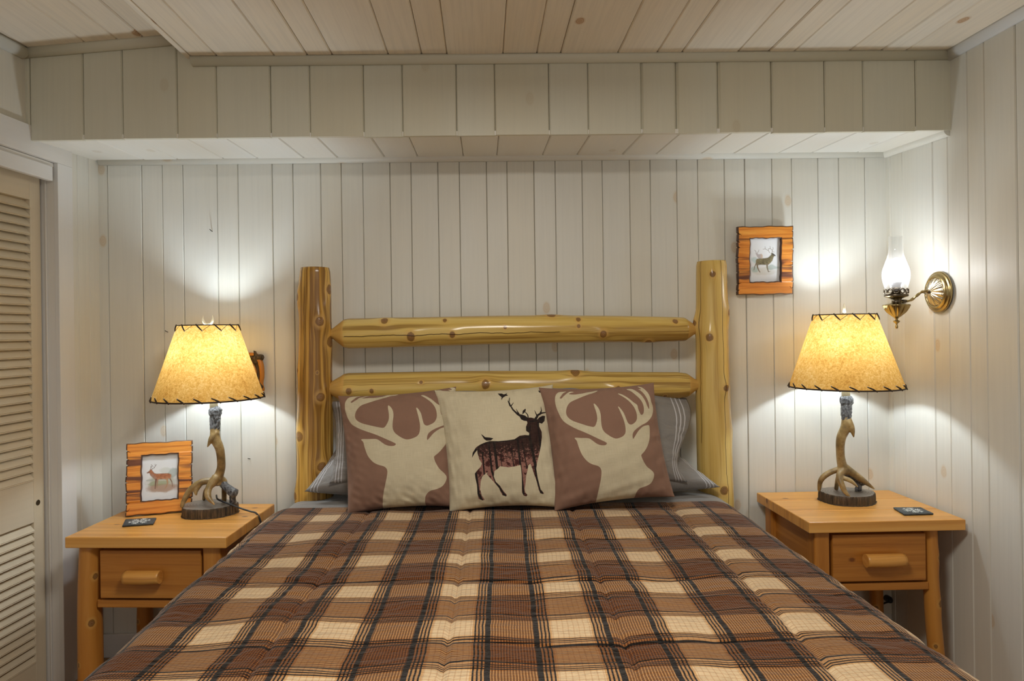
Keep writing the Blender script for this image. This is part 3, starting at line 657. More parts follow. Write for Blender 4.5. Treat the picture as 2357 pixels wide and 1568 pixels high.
HEAD=[(715,1345),(725,1240),(745,1110),(748,1030),(720,990),(660,970),(610,940),(560,880),(530,810),(510,750),(490,722),(560,724),(620,727),(650,740),(700,778),(740,795),(780,797),(795,785),(790,772),(740,745),(660,705),(590,672),(480,622),(400,572),(360,520),(330,450),(312,370),(315,300),(335,255),(365,235),(430,222),(400,245),(370,290),(360,310),(375,315),(405,280),(440,245),(470,228),(502,230),(480,240),(455,255),(460,265),(520,262),(600,245),(680,220),(732,213),(700,240),(620,275),(530,320),(460,360),(425,410),(412,470),(430,520),(480,560),(560,590),(640,615),(680,620),(700,590),(712,540),(705,480),(690,420),(683,380),(700,390),(730,440),(745,500),(748,570),(755,630),(775,670),(810,700),(850,725),(890,735),(940,720),(970,695),(980,660),(975,600),(955,530),(930,460),(915,418),(930,425),(965,480),(990,550),(1010,590),(1040,600),(1080,575),(1100,540),(1100,490),(1080,430),(1040,370),(980,310),(925,262),(950,265),(1010,310),(1070,365),(1110,395),(1120,440),(1140,485),(1160,495),(1180,470),(1182,410),(1160,350),(1110,290),(1060,240),(1016,205),(1060,205),(1110,235),(1160,280),(1200,340),(1225,400),(1245,430),(1245,380),(1225,320),(1190,260),(1150,225),(1128,212),(1165,215),(1128,178),(1180,195),(1230,240),(1260,300),(1275,350),(1298,390),(1298,440),(1275,500),(1220,560),(1150,600),(1090,640),(1060,670),(1050,700),(1055,735),(1075,710),(1110,660),(1160,615),(1210,597),(1240,600),(1243,660),(1230,740),(1205,800),(1170,850),(1140,880),(1140,900),(1160,940),(1200,990),(1250,1025),(1275,1055),(1270,1100),(1240,1150),(1190,1180),(1130,1205),(1100,1250),(1097,1300),(1080,1400),(715,1400)]
BODY=[(1430,905),(1437,860),(1470,810),(1510,785),(1560,765),(1600,755),(1680,758),(1760,748),(1830,735),(1880,700),(1930,690),(1972,690),(1975,668),(1945,650),(1945,610),(1960,575),(1955,555),(1925,552),(1900,540),(1880,500),(1870,485),(1900,488),(1940,500),(1965,520),(2000,518),(2030,525),(2060,535),(2085,510),(2120,490),(2148,490),(2140,540),(2110,570),(2080,565),(2080,600),(2105,650),(2105,700),(2090,780),(2070,850),(2055,900),(2040,950),(2030,1000),(2040,1080),(2055,1150),(2065,1190),(2095,1220),(2090,1232),(2060,1225),(2045,1190),(2030,1120),(2010,1060),(1990,1000),(1975,955),(1955,970),(1945,1020),(1930,1070),(1925,1130),(1915,1190),(1920,1225),(1940,1250),(1930,1265),(1905,1258),(1888,1225),(1890,1160),(1890,1080),(1885,1000),(1880,970),(1830,985),(1770,995),(1690,985),(1670,1010),(1640,1030),(1632,1080),(1650,1130),(1690,1170),(1720,1215),(1752,1255),(1745,1270),(1710,1258),(1692,1225),(1680,1190),(1630,1130),(1590,1085),(1568,1060),(1580,1040),(1550,1060),(1525,1080),(1510,1130),(1505,1200),(1520,1260),(1548,1300),(1530,1308),(1490,1290),(1480,1240),(1475,1160),(1460,1090),(1455,1050),(1480,1020),(1510,990),(1525,960),(1500,920),(1485,870),(1480,830),(1455,860)]
def mapper(TL,TR,BR,BL,W):
    """inverse bilinear by Newton: print-sheet coordinates -> metres on the cloth"""
    TL,TR,BR,BL=[np.array(q,float) for q in (TL,TR,BR,BL)]
    def f(p):
        s,t=.5,.5
        for _ in range(12):
            P=(TL*(1-s)+TR*s)*(1-t)+(BL*(1-s)+BR*s)*t; ds=(TR-TL)*(1-t)+(BR-BL)*t; dt=(BL-TL)*(1-s)+(BR-TR)*s
            s_,t_=np.linalg.solve(np.array([ds,dt]).T,np.array(p,float)-P); s+=s_; t+=t_
        return (s*W,t*W)
    return f
W_=.42
mh=mapper((172,185),(1305,140),(1500,1255),(310,1385),W_); HEAD=[tuple(q[:2]) for q in cr([(a,b,0) for a,b in HEAD],4)]; HEADM=[mh(p) for p in HEAD]
def head_attr(s,t): return {'sdf':sdf_poly(s*W_,t*W_,HEADM)}
HEADL=[(W_*(.19+1.2*(a/W_-.217)),W_*(.43+(b/W_-.46))) for a,b in HEADM]
def head_attr_l(s,t): return {'sdf':sdf_poly(s*W_,t*W_,HEADL)}
ms=mapper((1065,205),(2228,150),(2285,1330),(1215,1385),W_)
mm=lambda L:[ms(p) for p in L]
def stag_attr(s,t):
    X,Y=s*W_,t*W_; k=W_/1150
    body=sdf_poly(X,Y,mm(BODY)); ink=np.full(X.shape,9.)
    for pts,a,b in (([(1950,535),(1870,490),(1825,440),(1800,390),(1788,350),(1795,300)],13,3),([(1798,395),(1775,330)],7,2),([(1805,400),(1832,358)],6,2),([(1885,495),(1853,430)],8,2),
        ([(2045,530),(2070,490),(2110,465),(2165,452)],13,4),([(2060,500),(2036,442)],7,2),([(2095,470),(2110,440),(2103,402)],8,2),([(1970,515),(1965,490),(1945,465)],6,4)):
        ink=np.minimum(ink,sdf_line(X,Y,mm(pts),a*k,b*k))
    for poly in ([(1680,238),(1720,240),(1740,255),(1760,245),(1778,228),(1765,255),(1784,270),(1755,278),(1730,300),(1715,332),(1718,290),(1700,270)],[(1913,490),(1918,450),(1945,426),(1950,440),(1942,462),(1925,478)],
        [(1515,680),(1560,718),(1600,722),(1635,730),(1610,750),(1570,750),(1548,735)],[(2076,218),(2095,225),(2110,250),(2090,245)],
        [(1870,485),(1900,488),(1940,500),(1965,522),(1960,556),(1925,552),(1900,540),(1880,500)],[(2085,515),(2120,490),(2148,490),(2140,540),(2110,570),(2078,560)],[(1945,610),(1960,600),(1985,640),(1975,668),(1945,650)],[(1430,905),(1437,860),(1470,812),(1482,835),(1455,865)]):
        ink=np.minimum(ink,sdf_poly(X,Y,mm(poly)))
    tr=np.full(X.shape,9.)
    for pts,a in (([(1590,760),(1615,1030)],9),([(1640,760),(1665,1010)],12),([(1530,860),(1545,1060)],7),([(1700,870),(1708,985)],3),([(1800,800),(1818,990)],4),([(1860,740),(1890,1100),(1905,1240)],10),([(1975,690),(2005,860),(2022,960),(2040,1100),(2075,1225)],15),
        ([(1905,760),(1940,1000)],5),([(2065,540),(2085,800)],10),([(1465,1040),(1490,1240),(1520,1300)],12),([(1615,1030),(1650,1130),(1735,1265)],10),([(1560,770),(1760,752),(1850,735),(1960,700)],7),([(1985,560),(2050,545)],9),([(1975,690),(1985,600)],8),([(1485,870),(1500,800),(1560,772)],5)):
        tr=np.minimum(tr,sdf_line(X,Y,mm(pts),a*k))
    Y0=ms((1700,770))[1]; Y1=ms((1700,1000))[1]
    return {'sdf':body,'ink':ink,'trunk':tr,'fol':np.clip((Y1-Y)/(Y1-Y0),0,1.15)}
G='printed linen cushions on the bed'
p=pillow('cushion',[(-.523,-.215,1.016),(-.100,-.215,1.043),(-.10,-.375,.652),(-.462,-.375,.632)],.155,M['cush_head'],260,260,31,.034,attrs=head_attr_l,wr=.0075,backmat=M['cush_plain'])
tag(p,'rose-brown cushion with cream deer head print by the streaky log post, overlapped by stag cushion','cushion',G)
p=pillow('cushion',[(-.176,-.25,1.034),(.243,-.25,1.048),(.262,-.395,.648),(-.121,-.395,.640)],.15,M['cush_stag'],280,280,32,.034,attrs=stag_attr,wr=.0075,backmat=M['cush_plain'])
tag(p,'cream linen cushion printed with a dark forest-filled stag and small birds','cushion',G)
p=pillow('cushion',[(.19,-.285,1.041),(.592,-.285,1.052),(.628,-.40,.680),(.226,-.415,.642)],.16,M['cush_head'],280,280,33,.034,attrs=head_attr,wr=.0075,backmat=M['cush_plain'])
tag(p,'rose-brown cushion with cream deer head print nearest the pale log post, whole print visible','cushion',G)

# ================================================================ NIGHTSTANDS
def nightstand(name,x0,x1,yf,yb,ztop,rot,left):
    """built in local space: origin = floor under the front-left corner of the top; x right, y back"""
    w=x1-x0; d=yb-yf; R=empty(name,(x0,yf,0),rot)
    th=.036; T=ztop
    tb=empty('tabletop',parent=R)
    cuts=[0,.155,.30,d] if left else [0,.14,.29,d]
    for i,(a,b) in enumerate(zip(cuts[:-1],cuts[1:])):
        boxm('top_board',0,w,a+.0002,b-.0002,T-th,T,M['pine'],tb,.0035 if left else .003,'x')
    Z=T-th
    if left:
        # legs: round outer, square inner
        legs=[(.058,.05,.037,-.004,'r'),(w-.058,.05,.030,0,'s'),(.06,d-.05,.028,-.003,'r'),(w-.055,d-.05,.030,0,'s')]
        dx0,dx1=.098,w-.092
    else:
        legs=[(.052,.045,.026,0,'s'),(w-.092,.05,.024,.007,'r'),(.05,d-.05,.028,0,'s'),(w-.10,d-.05,.024,.006,'r')]
        dx0,dx1=.084,w-.118
    for i,(lx_,ly_,r,lean,k) in enumerate(legs):
        if k=='s':
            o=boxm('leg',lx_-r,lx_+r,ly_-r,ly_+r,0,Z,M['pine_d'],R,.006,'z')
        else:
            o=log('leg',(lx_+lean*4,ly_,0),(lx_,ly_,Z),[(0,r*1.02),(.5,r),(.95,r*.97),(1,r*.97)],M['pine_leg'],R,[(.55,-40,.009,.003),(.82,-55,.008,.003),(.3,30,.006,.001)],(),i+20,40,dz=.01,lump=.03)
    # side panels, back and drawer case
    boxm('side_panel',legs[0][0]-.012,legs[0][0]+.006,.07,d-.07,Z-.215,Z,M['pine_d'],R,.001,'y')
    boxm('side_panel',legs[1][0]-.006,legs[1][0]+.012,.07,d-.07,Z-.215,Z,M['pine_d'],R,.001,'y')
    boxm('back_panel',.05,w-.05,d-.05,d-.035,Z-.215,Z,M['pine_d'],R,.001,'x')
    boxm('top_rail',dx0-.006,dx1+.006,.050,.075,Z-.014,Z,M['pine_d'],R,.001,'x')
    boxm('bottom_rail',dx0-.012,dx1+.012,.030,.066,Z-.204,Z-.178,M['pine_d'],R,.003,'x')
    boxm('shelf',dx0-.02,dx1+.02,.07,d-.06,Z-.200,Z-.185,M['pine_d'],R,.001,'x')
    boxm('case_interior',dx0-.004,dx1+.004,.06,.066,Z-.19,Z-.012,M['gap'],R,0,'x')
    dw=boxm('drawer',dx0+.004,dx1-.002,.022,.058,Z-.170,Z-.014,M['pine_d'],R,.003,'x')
    hx=(dx0+dx1)/2+(-.012 if left else .006); hl=.058 if left else .064
    pts=[(hx-hl,.0,Z-.093),(hx,-.002,Z-.093),(hx+hl,.0,Z-.092)]
    h=tube('handle',pts,[.0215,.022,.0205],M['pine'],dw,28,6,False)
    me=h.data
    for v in me.vertices: v.co.y=min(v.co.y,.022)
    return R
M['pine_leg']=wood('honey_pine_leg',[(.3,(.35,.125,.017)),(.5,(.47,.185,.03)),(.7,(.57,.26,.052))],(14,1.0,1),.38,(.6,.75,.35,(.36,.14,.03)),None,.25,True)
ZL,ZR=.590,.598
ns=nightstand('nightstand',-1.366,-.832,-.432,-.005,ZL,math.radians(-3.4),True); tag(ns,'honey pine nightstand beside the louvred closet door, with framed print on it','nightstand','pine nightstands')
ns=nightstand('nightstand',1.058,1.580,-.437,-.018,ZR,math.radians(0.6),False); tag(ns,'honey pine nightstand in the corner below the brass wall lamp','nightstand','pine nightstands')

# ================================================================ LAMPS
def blob(name,sets,mat,parent,vox=.0022,rough=0.):
    """union of tubes fused into one organic surface"""
    o=join_rings(name,[tube_pts(p,r,14,5) for p,r in sets],mat,parent)
    md=o.modifiers.new('r','REMESH'); md.mode='VOXEL'; md.voxel_size=vox; md.use_smooth_shade=True
    s=o.modifiers.new('s','SMOOTH'); s.iterations=4; s.factor=.5
    if rough:
        tx=bpy.data.textures.new(name+'t','CLOUDS'); tx.noise_scale=.009; tx.noise_depth=3
        d=o.modifiers.new('d','DISPLACE'); d.texture=tx; d.strength=rough; d.mid_level=.5
    return o
def lamp(name,x,y,z0,variant,bulbmat):
    R=empty(name,(x,y,z0)); k=1/628.
    AX=(.018,-.034) if variant==0 else (-.020,-.036)
    sh_=lambda c: min(1,max(0,(c-20)/150.))
    V=lambda L:[(a*k+AX[0]*sh_(c),b*k+AX[1]*sh_(c),c*k) for a,b,c in L]; Q=lambda L:[a*k*.93 for a in L]
    # wood slice base
    f=lambda z,A,r: r*(.03*np.sin(3*A+1)+.02*np.sin(5*A+variant)+.012*np.sin(23*A)+.008*np.sin(41*A))
    b=lathe('base',[(.0001,0),(.100,0),(.1025,.002),(.1035,.010),(.103,.024),(.102,.031),(.100,.034)],M['bark'],R,160,n=2,fn=f,cap=False); b.scale=(.935,.78,1)
    t=lathe('base_top',[(.100,.034),(.093,.0348),(.05,.0350),(.0001,.0350)],M['rings'],b,160,n=2,fn=lambda z,A,r: f(z,A,r)*np.clip(r/.09,0,1),cap=False)
    S=[]
    if variant==0:
        S+= [(V([(14,0,232),(13,0,205),(14,-2,175),(24,-2,150),(27,0,112),(21,2,88),(17,2,72)]),Q([10,10.5,12,10.5,10,11.5,14])),
             (V([(16,-3,188),(8,-10,174),(1,-14,157)]),Q([10,7,1.5])),
             (V([(18,-4,84),(8,-20,66),(10,-32,48),(28,-42,31)]),Q([12,8.5,7.5,2])),
             (V([(14,0,76),(-14,-6,75),(-36,-14,60),(-47,-24,36),(-50,-28,23)]),Q([9,8,7.5,6,4])),
             (V([(-16,-6,74),(-24,-14,58),(-22,-18,48)]),Q([7,6,2.5])),
             (V([(12,6,70),(-6,18,58),(-20,28,46),(-26,34,24)]),Q([8,6,5,4])),
             (V([(20,4,80),(30,10,70),(29,14,40),(28,16,23)]),Q([12,8,6,6]))]
        burr=[(V([(14,0,239),(14,0,229)]),Q([15.5,15])),(V([(14,0,232),(13,0,215),(13,0,192)]),Q([12.5,12.5,11.5]))]
        bone=[(V([(26,6,70),(44,-2,57),(60,-8,48)]),Q([9,10,12])),(V([(54,-4,46),(54,0,24)]),Q([7,8]))]
    else:
        S+= [(V([(2,0,232),(1,0,205),(0,0,176),(-11,2,147),(-13,2,112),(-10,0,84),(-2,-2,70)]),Q([10,10.5,12,11,10,11.5,13])),
             (V([(2,-3,190),(8,-9,172),(11,-12,152)]),Q([10,7.5,1.5])),
             (V([(-4,-2,78),(14,-8,64),(32,-14,49),(52,-20,32)]),Q([11,9,7,2])),
             (V([(-8,-4,76),(-26,-16,64),(-28,-30,46),(-24,-38,30),(-15,-46,17)]),Q([10,7.5,7,5.5,2])),
             (V([(-22,-16,60),(-6,-26,54),(6,-34,41)]),Q([6,5.5,2])),
             (V([(-10,0,76),(-28,6,70),(-48,8,58),(-58,8,44),(-62,6,24)]),Q([8,7,7,6,4])),
             (V([(-12,4,70),(-14,14,48),(-16,18,24)]),Q([7,5.5,5]))]
        burr=[(V([(2,0,239),(2,0,229)]),Q([15.5,15])),(V([(2,0,232),(1,0,215),(1,0,192)]),Q([12.5,12.5,11.5]))]
        bone=[(V([(-4,6,66),(16,4,56),(34,2,44),(38,2,46)]),Q([8,8,9,11])),(V([(30,4,42),(29,6,24)]),Q([7,8]))]
    blob('antler_stem',S,M['antler'],R)
    blob('antler_burr',burr,M['burr'],R,.0016,.006)
    blob('bark_foot',bone,M['burr'],R,.0018,.005)
    cx=(12 if variant==0 else 1)*k
    UP=empty('upper_fittings',(AX[0],AX[1],0),0,R) if False else None
    before=set(bpy.data.objects)
    lathe('socket',[(.0135,.385),(.0135,.412),(.0135,.425),(.0105,.428)],M['socket'],R,48,loc=(cx*.9,0,0),n=2,fn=lambda z,A,r:.0006*np.sign(np.sin(16*A)))
    H0,H1=1.016-.594,1.279-.594
    # bulb
    HB=H0+.044
    bl=lathe('bulb',[(.0002,HB+.125),(.014,HB+.122),(.026,HB+.110),(.030,HB+.098),(.0305,HB+.088),(.0285,HB+.076),(.0255,HB+.066)],bulbmat,R,24,n=3,cap=False)
    lathe('bulb_base',[(.0255,HB+.066),(.025,HB+.062),(.024,HB+.057),(.018,HB+.044),(.013,HB+.035),(.013,HB-.03),(.011,H0+.002)],M['bulb_cap'],R,24,n=2)
    hz=np.linspace(0,np.pi,13); tube('harp',[(math.copysign(.052*abs(math.sin(a))**.6,1)*(-1 if 0 else 1)*math.sin(a)**.4 if a>0 else .0,0,H0+.0+(H1-H0-.012)*(1-math.cos(a))/2) for a in hz],.0014,M['wire'],R,8,2)
    tube('harp',[(-(.052*abs(math.sin(a))**.6)*math.sin(a)**.4 if a>0 else .0,0,H0+.0+(H1-H0-.012)*(1-math.cos(a))/2) for a in hz],.0014,M['wire'],R,8,2)
    # shade
    r0,r1=.189,.1015; A=np.linspace(0,2*np.pi,96,endpoint=False); tz=np.linspace(0,1,12)
    P=np.zeros((12,96,3)); rr=(r0+(r1-r0)*tz)[:,None]; P[...,0]=rr*np.cos(A); P[...,1]=rr*np.sin(A); P[...,2]=(H0+(H1-H0)*tz)[:,None]
    uv=np.zeros((12,96,2)); uv[...,0]=A*r0; uv[...,1]=tz[:,None]*.27
    sh=grid('shade',P,M['shade'],R,uv,wrapu=True)
    def ringpts(r,z,n=64): return [(r*math.cos(q),r*math.sin(q),z) for q in np.linspace(0,2*np.pi,n+1)]
    tube('rim_binding',ringpts(r0+.0005,H0+.001),.0027,M['leather'],sh,8,1,False); tube('rim_binding',ringpts(r1+.0005,H1-.001),.0018,M['leather'],sh,8,1,False)
    for q in (0,2.094,4.189): tube('spider_arm',[(0,0,H1-.012),(r1*math.cos(q),r1*math.sin(q),H1-.003)],.0012,M['wire'],R,8,2)
    # bottom whip-stitches: eyelet above the rim, strip slants down to the rim; top zigzag
    ey=[]; nb=21; sl=(r0-r1)/(H1-H0); off=(.35,.1)[variant]
    def onr(a,h,e=.0018): 
        z=H0+h; r=r0-sl*h+e; return (r*math.cos(a),r*math.sin(a),z)
    me=None
    for i in range(nb):
        a=2*np.pi*i/nb+off; a2=a+.15
        tube('stitch',[onr(a,.0145),onr((a+a2)/2,.008,.0024),onr(a2,-.001,.0022)],[.0018,.0028,.0028],M['leather'],sh,6,2)
        ey.append((a,.0155))
    nt=11
    for i in range(nt):
        a=2*np.pi*i/nt+off; d=2*np.pi/nt; Ht=H1-H0
        tube('stitch',[onr(a,Ht-.021),onr(a-d*.18,Ht-.010,.0022),onr(a-d*.36,Ht+.001)],[.0018,.0026,.0026],M['leather'],sh,6,2)
        tube('stitch',[onr(a,Ht-.021,.001),onr(a+d*.45,Ht-.0005,.001)],.0009,M['leather_l'],sh,6,2)
        ey.append((a,Ht-.022))
    V_=[];F_=[]
    bm=bmesh.new()
    for a,h in ey:
        m4=Matrix.Translation(onr(a,h,.001)); bmesh.ops.create_icosphere(bm,subdivisions=1,radius=.0027,matrix=m4)
    me=bpy.data.meshes.new('eyelets'); bm.to_mesh(me); bm.free(); me.shade_smooth(); e=mobj('eyelets',me,M['eyelet'],sh); e['kind']='stuff'
    # finial: small antler fork
    dz=H1
    tube('finial',[(.0,0,dz-.008),(.0,0,dz+.004)],.006,M['socket'],R,12,2)
    for sgn in (-1,1):
        pts=[(0,0,dz+.003),(sgn*.010,0,dz+.006),(sgn*.017,0,dz+.018),(sgn*.017,0,dz+.034)]
        if variant: pts=[(p[0]*.45,p[0]*.8,p[2]+(0.006 if sgn<0 else 0)) for p in pts]
        tube('finial_tine',pts,[.006,.0055,.004,.0007],M['ivory'],R,10,5)
    for o_ in set(bpy.data.objects)-before:
        if o_.parent==R: o_.location=(o_.location.x+AX[0],o_.location.y+AX[1],o_.location.z)
    return R
M['leather_l']=plain('tan_lace',(.22,.12,.05),.6)
G='antler table lamps'
L1=lamp('table_lamp',-1.006,-.165,ZL,0,M['bulb']); tag(L1,'antler table lamp with laced amber shade beside the louvred closet door','lamp',G)
L2=lamp('table_lamp',1.327,-.170,ZR,1,M['bulb']); tag(L2,'antler table lamp with laced amber shade in the corner under the wall lamp','lamp',G)
# lamp cord
CO=Vector((-1.006,-.165,ZL))
cd=tube('cord',[(-.985,-.15,ZL+.062),(-.972,-.175,ZL+.055),(-.95,-.185,ZL+.048),(-.915,-.19,ZL+.036),(-.88,-.19,ZL+.022),(-.848,-.192,ZL+.012),(-.824,-.195,ZL+.004),(-.808,-.197,ZL-.03),(-.806,-.195,ZL-.08),(-.806,-.18,ZL-.16),(-.81,-.12,.2),(-.83,-.03,.12),(-.85,-.012,.12)],.0032,M['black'],L1,10,6); cd.location=-CO; cd['label']='black cord running off the table edge'

# ================================================================ PICTURE FRAMES
def paint_canvas(h,w):
    return np.ones((h,w,3))*np.array((.78,.79,.80))
def soft(d,wid): return np.clip(.5-d/wid,0,1)[...,None]
def over(C,a,c): return C*(1-a)+np.array(c)*a
def picture_left(X,Y): # coordinates of the print sheet
    C=paint_canvas(*X.shape); n=vnoise(X/220,Y/160,3,4)
    q=np.hypot((X-670)/265,(Y-790)/165); C=over(C,np.clip((1.05-q+n*.12)*2.2,0,.9)[...,None],(.44,.45,.36))
    C=over(C,(np.clip((1.1-np.hypot((X-690)/250,(Y-880)/75)+n*.15)*2.5,0,.9))[...,None],(.40,.27,.20))
    C=over(C,(np.clip((1.1-np.hypot((X-620)/200,(Y-800)/40)+n*.2)*2,0,.6))[...,None],(.27,.31,.16))
    C=over(C,(np.clip((1.1-np.hypot((X-860)/75,(Y-640)/85)+n*.3)*2,0,.65))[...,None],(.30,.37,.33))
    C=over(C,(np.clip((1.1-np.hypot((X-740)/110,(Y-600)/55)+n*.3)*1.6,0,.45))[...,None],(.50,.54,.46))
    C=over(C,(np.clip((1.1-np.hypot((X-490)/70,(Y-740)/22)+n*.3)*1.6,0,.5))[...,None],(.33,.38,.35))
    body=[(443,612),(480,590),(495,565),(515,565),(530,590),(560,630),(600,645),(700,645),(790,650),(828,670),(838,705),(815,745),(790,730),(770,750),(750,745),(720,735),(640,735),(610,745),(575,735),(540,700),(500,660),(485,620),(448,622)]
    col=np.array((.40,.15,.07))+(np.clip((Y-690)/80,0,1))[...,None]*np.array((.16,.12,.07))
    col=col*(.85+.25*vnoise(X/60,Y/40,9,3))[...,None]*(1-.35*np.clip((X-640)/60,0,1)*np.clip((700-X)/60,0,1))[...,None]; C=over(C,soft(sdf_poly(X,Y,body)-5,14)*.5,(.12,.08,.05)); C=over(C,soft(sdf_poly(X,Y,body),9),col)
    C=over(C,soft(sdf_poly(X,Y,[(500,640),(530,640),(590,700),(600,745),(575,735),(540,700)]),14)*.7,(.30,.20,.16))
    for pts,a,b,c in (([(590,735),(582,800),(576,885)],13,6,(.16,.07,.05)),([(615,740),(608,800),(603,868)],10,5,(.34,.18,.12)),([(765,735),(775,810),(758,860),(735,890)],15,5,(.40,.24,.13)),([(815,740),(842,790),(848,820),(852,872)],10,5,(.22,.13,.09)),([(833,690),(825,730)],5,4,(.55,.42,.3))):
        C=over(C,soft(sdf_line(X,Y,pts,a,b),8),c)
    for pts in ([(505,562),(500,540),(522,520),(512,480)],[(522,520),(535,495)],[(508,530),(500,510)],[(528,560),(555,545),(575,515),(570,480)],[(575,515),(595,488)],[(560,540),(548,520)],[(520,558),(528,540)]):
        C=over(C,soft(sdf_line(X,Y,pts,4,3),6)*.9,(.13,.09,.07))
    C=over(C,soft(sdf_line(X,Y,[(455,616),(480,604)],4,5),6)*.8,(.08,.05,.04))
    C=over(C,soft(sdf_line(X,Y,[(570,1038),(700,1030),(850,1015)],2.2,2.2),5)*.35*(np.sin(X*.3)>-.3)[...,None],(.35,.35,.36))
    return C
def picture_right(X,Y):
    C=paint_canvas(*X.shape); n=vnoise(X/220,Y/160,6,4)
    C=over(C,(np.clip((1.1-np.hypot((X-700)/230,(Y-960)/75)+n*.2)*1.6,0,.5))[...,None],(.62,.60,.52))
    C=over(C,(np.clip((1.1-np.hypot((X-520)/60,(Y-760)/60)+n*.35)*1.8,0,.65))[...,None],(.42,.56,.54))
    C=over(C,(np.clip((1.1-np.hypot((X-530)/60,(Y-930)/50)+n*.35)*1.8,0,.65))[...,None],(.38,.52,.48))
    C=over(C,(np.clip((1.1-np.hypot((X-850)/100,(Y-900)/45)+n*.35)*1.8,0,.65))[...,None],(.36,.46,.42))
    small=[(545,640),(575,640),(600,665),(650,655),(670,680),(668,730),(640,735),(600,735),(585,720),(560,675)]
    C=over(C,soft(sdf_poly(X,Y,small),9)*.85,np.array((.42,.36,.36))+np.clip((X-620)/50,0,1)[...,None]*np.array((.2,.1,-.05)))
    body=[(555,770),(575,745),(620,738),(700,738),(760,728),(795,700),(820,670),(815,650),(835,645),(865,665),(888,692),(865,700),(850,730),(835,780),(790,830),(765,850),(700,850),(640,845),(600,850),(575,850),(555,810)]
    col=np.array((.18,.15,.08))+(np.clip(np.sin((X+Y)*.02)*.5+.5,0,1))[...,None]*np.array((.10,.08,.04))
    col=col*(.85+.3*vnoise(X/60,Y/40,8,3))[...,None]; C=over(C,soft(sdf_poly(X,Y,body)-5,14)*.5,(.10,.08,.06)); C=over(C,soft(sdf_poly(X,Y,body),9),col)
    for pts,a,b in (([(575,830),(580,890),(605,950),(625,980)],16,6),([(560,820),(535,880),(520,940)],10,5),([(745,840),(748,900),(770,975)],16,7),([(770,975),(800,965)],6,3)):
        C=over(C,soft(sdf_line(X,Y,pts,a,b),8),(.22,.18,.12))
    C=over(C,soft(sdf_line(X,Y,[(845,668),(885,692)],12,7),8),(.06,.05,.05))
    for pts in ([(830,640),(835,600),(800,565),(795,525)],[(835,600),(850,570),(845,545)],[(800,565),(765,570)],[(836,620),(870,630)],[(790,640),(765,600),(715,570),(710,530)],[(765,600),(775,570)],[(715,570),(675,575)],[(560,635),(545,600),(530,590)],[(580,635),(600,610),(605,585)]):
        C=over(C,soft(sdf_line(X,Y,pts,4,3),6)*.9,(.22,.17,.12))
    C=over(C,soft(sdf_line(X,Y,[(650,1110),(820,1105)],2,2),5)*.3,(.4,.4,.4))
    return C
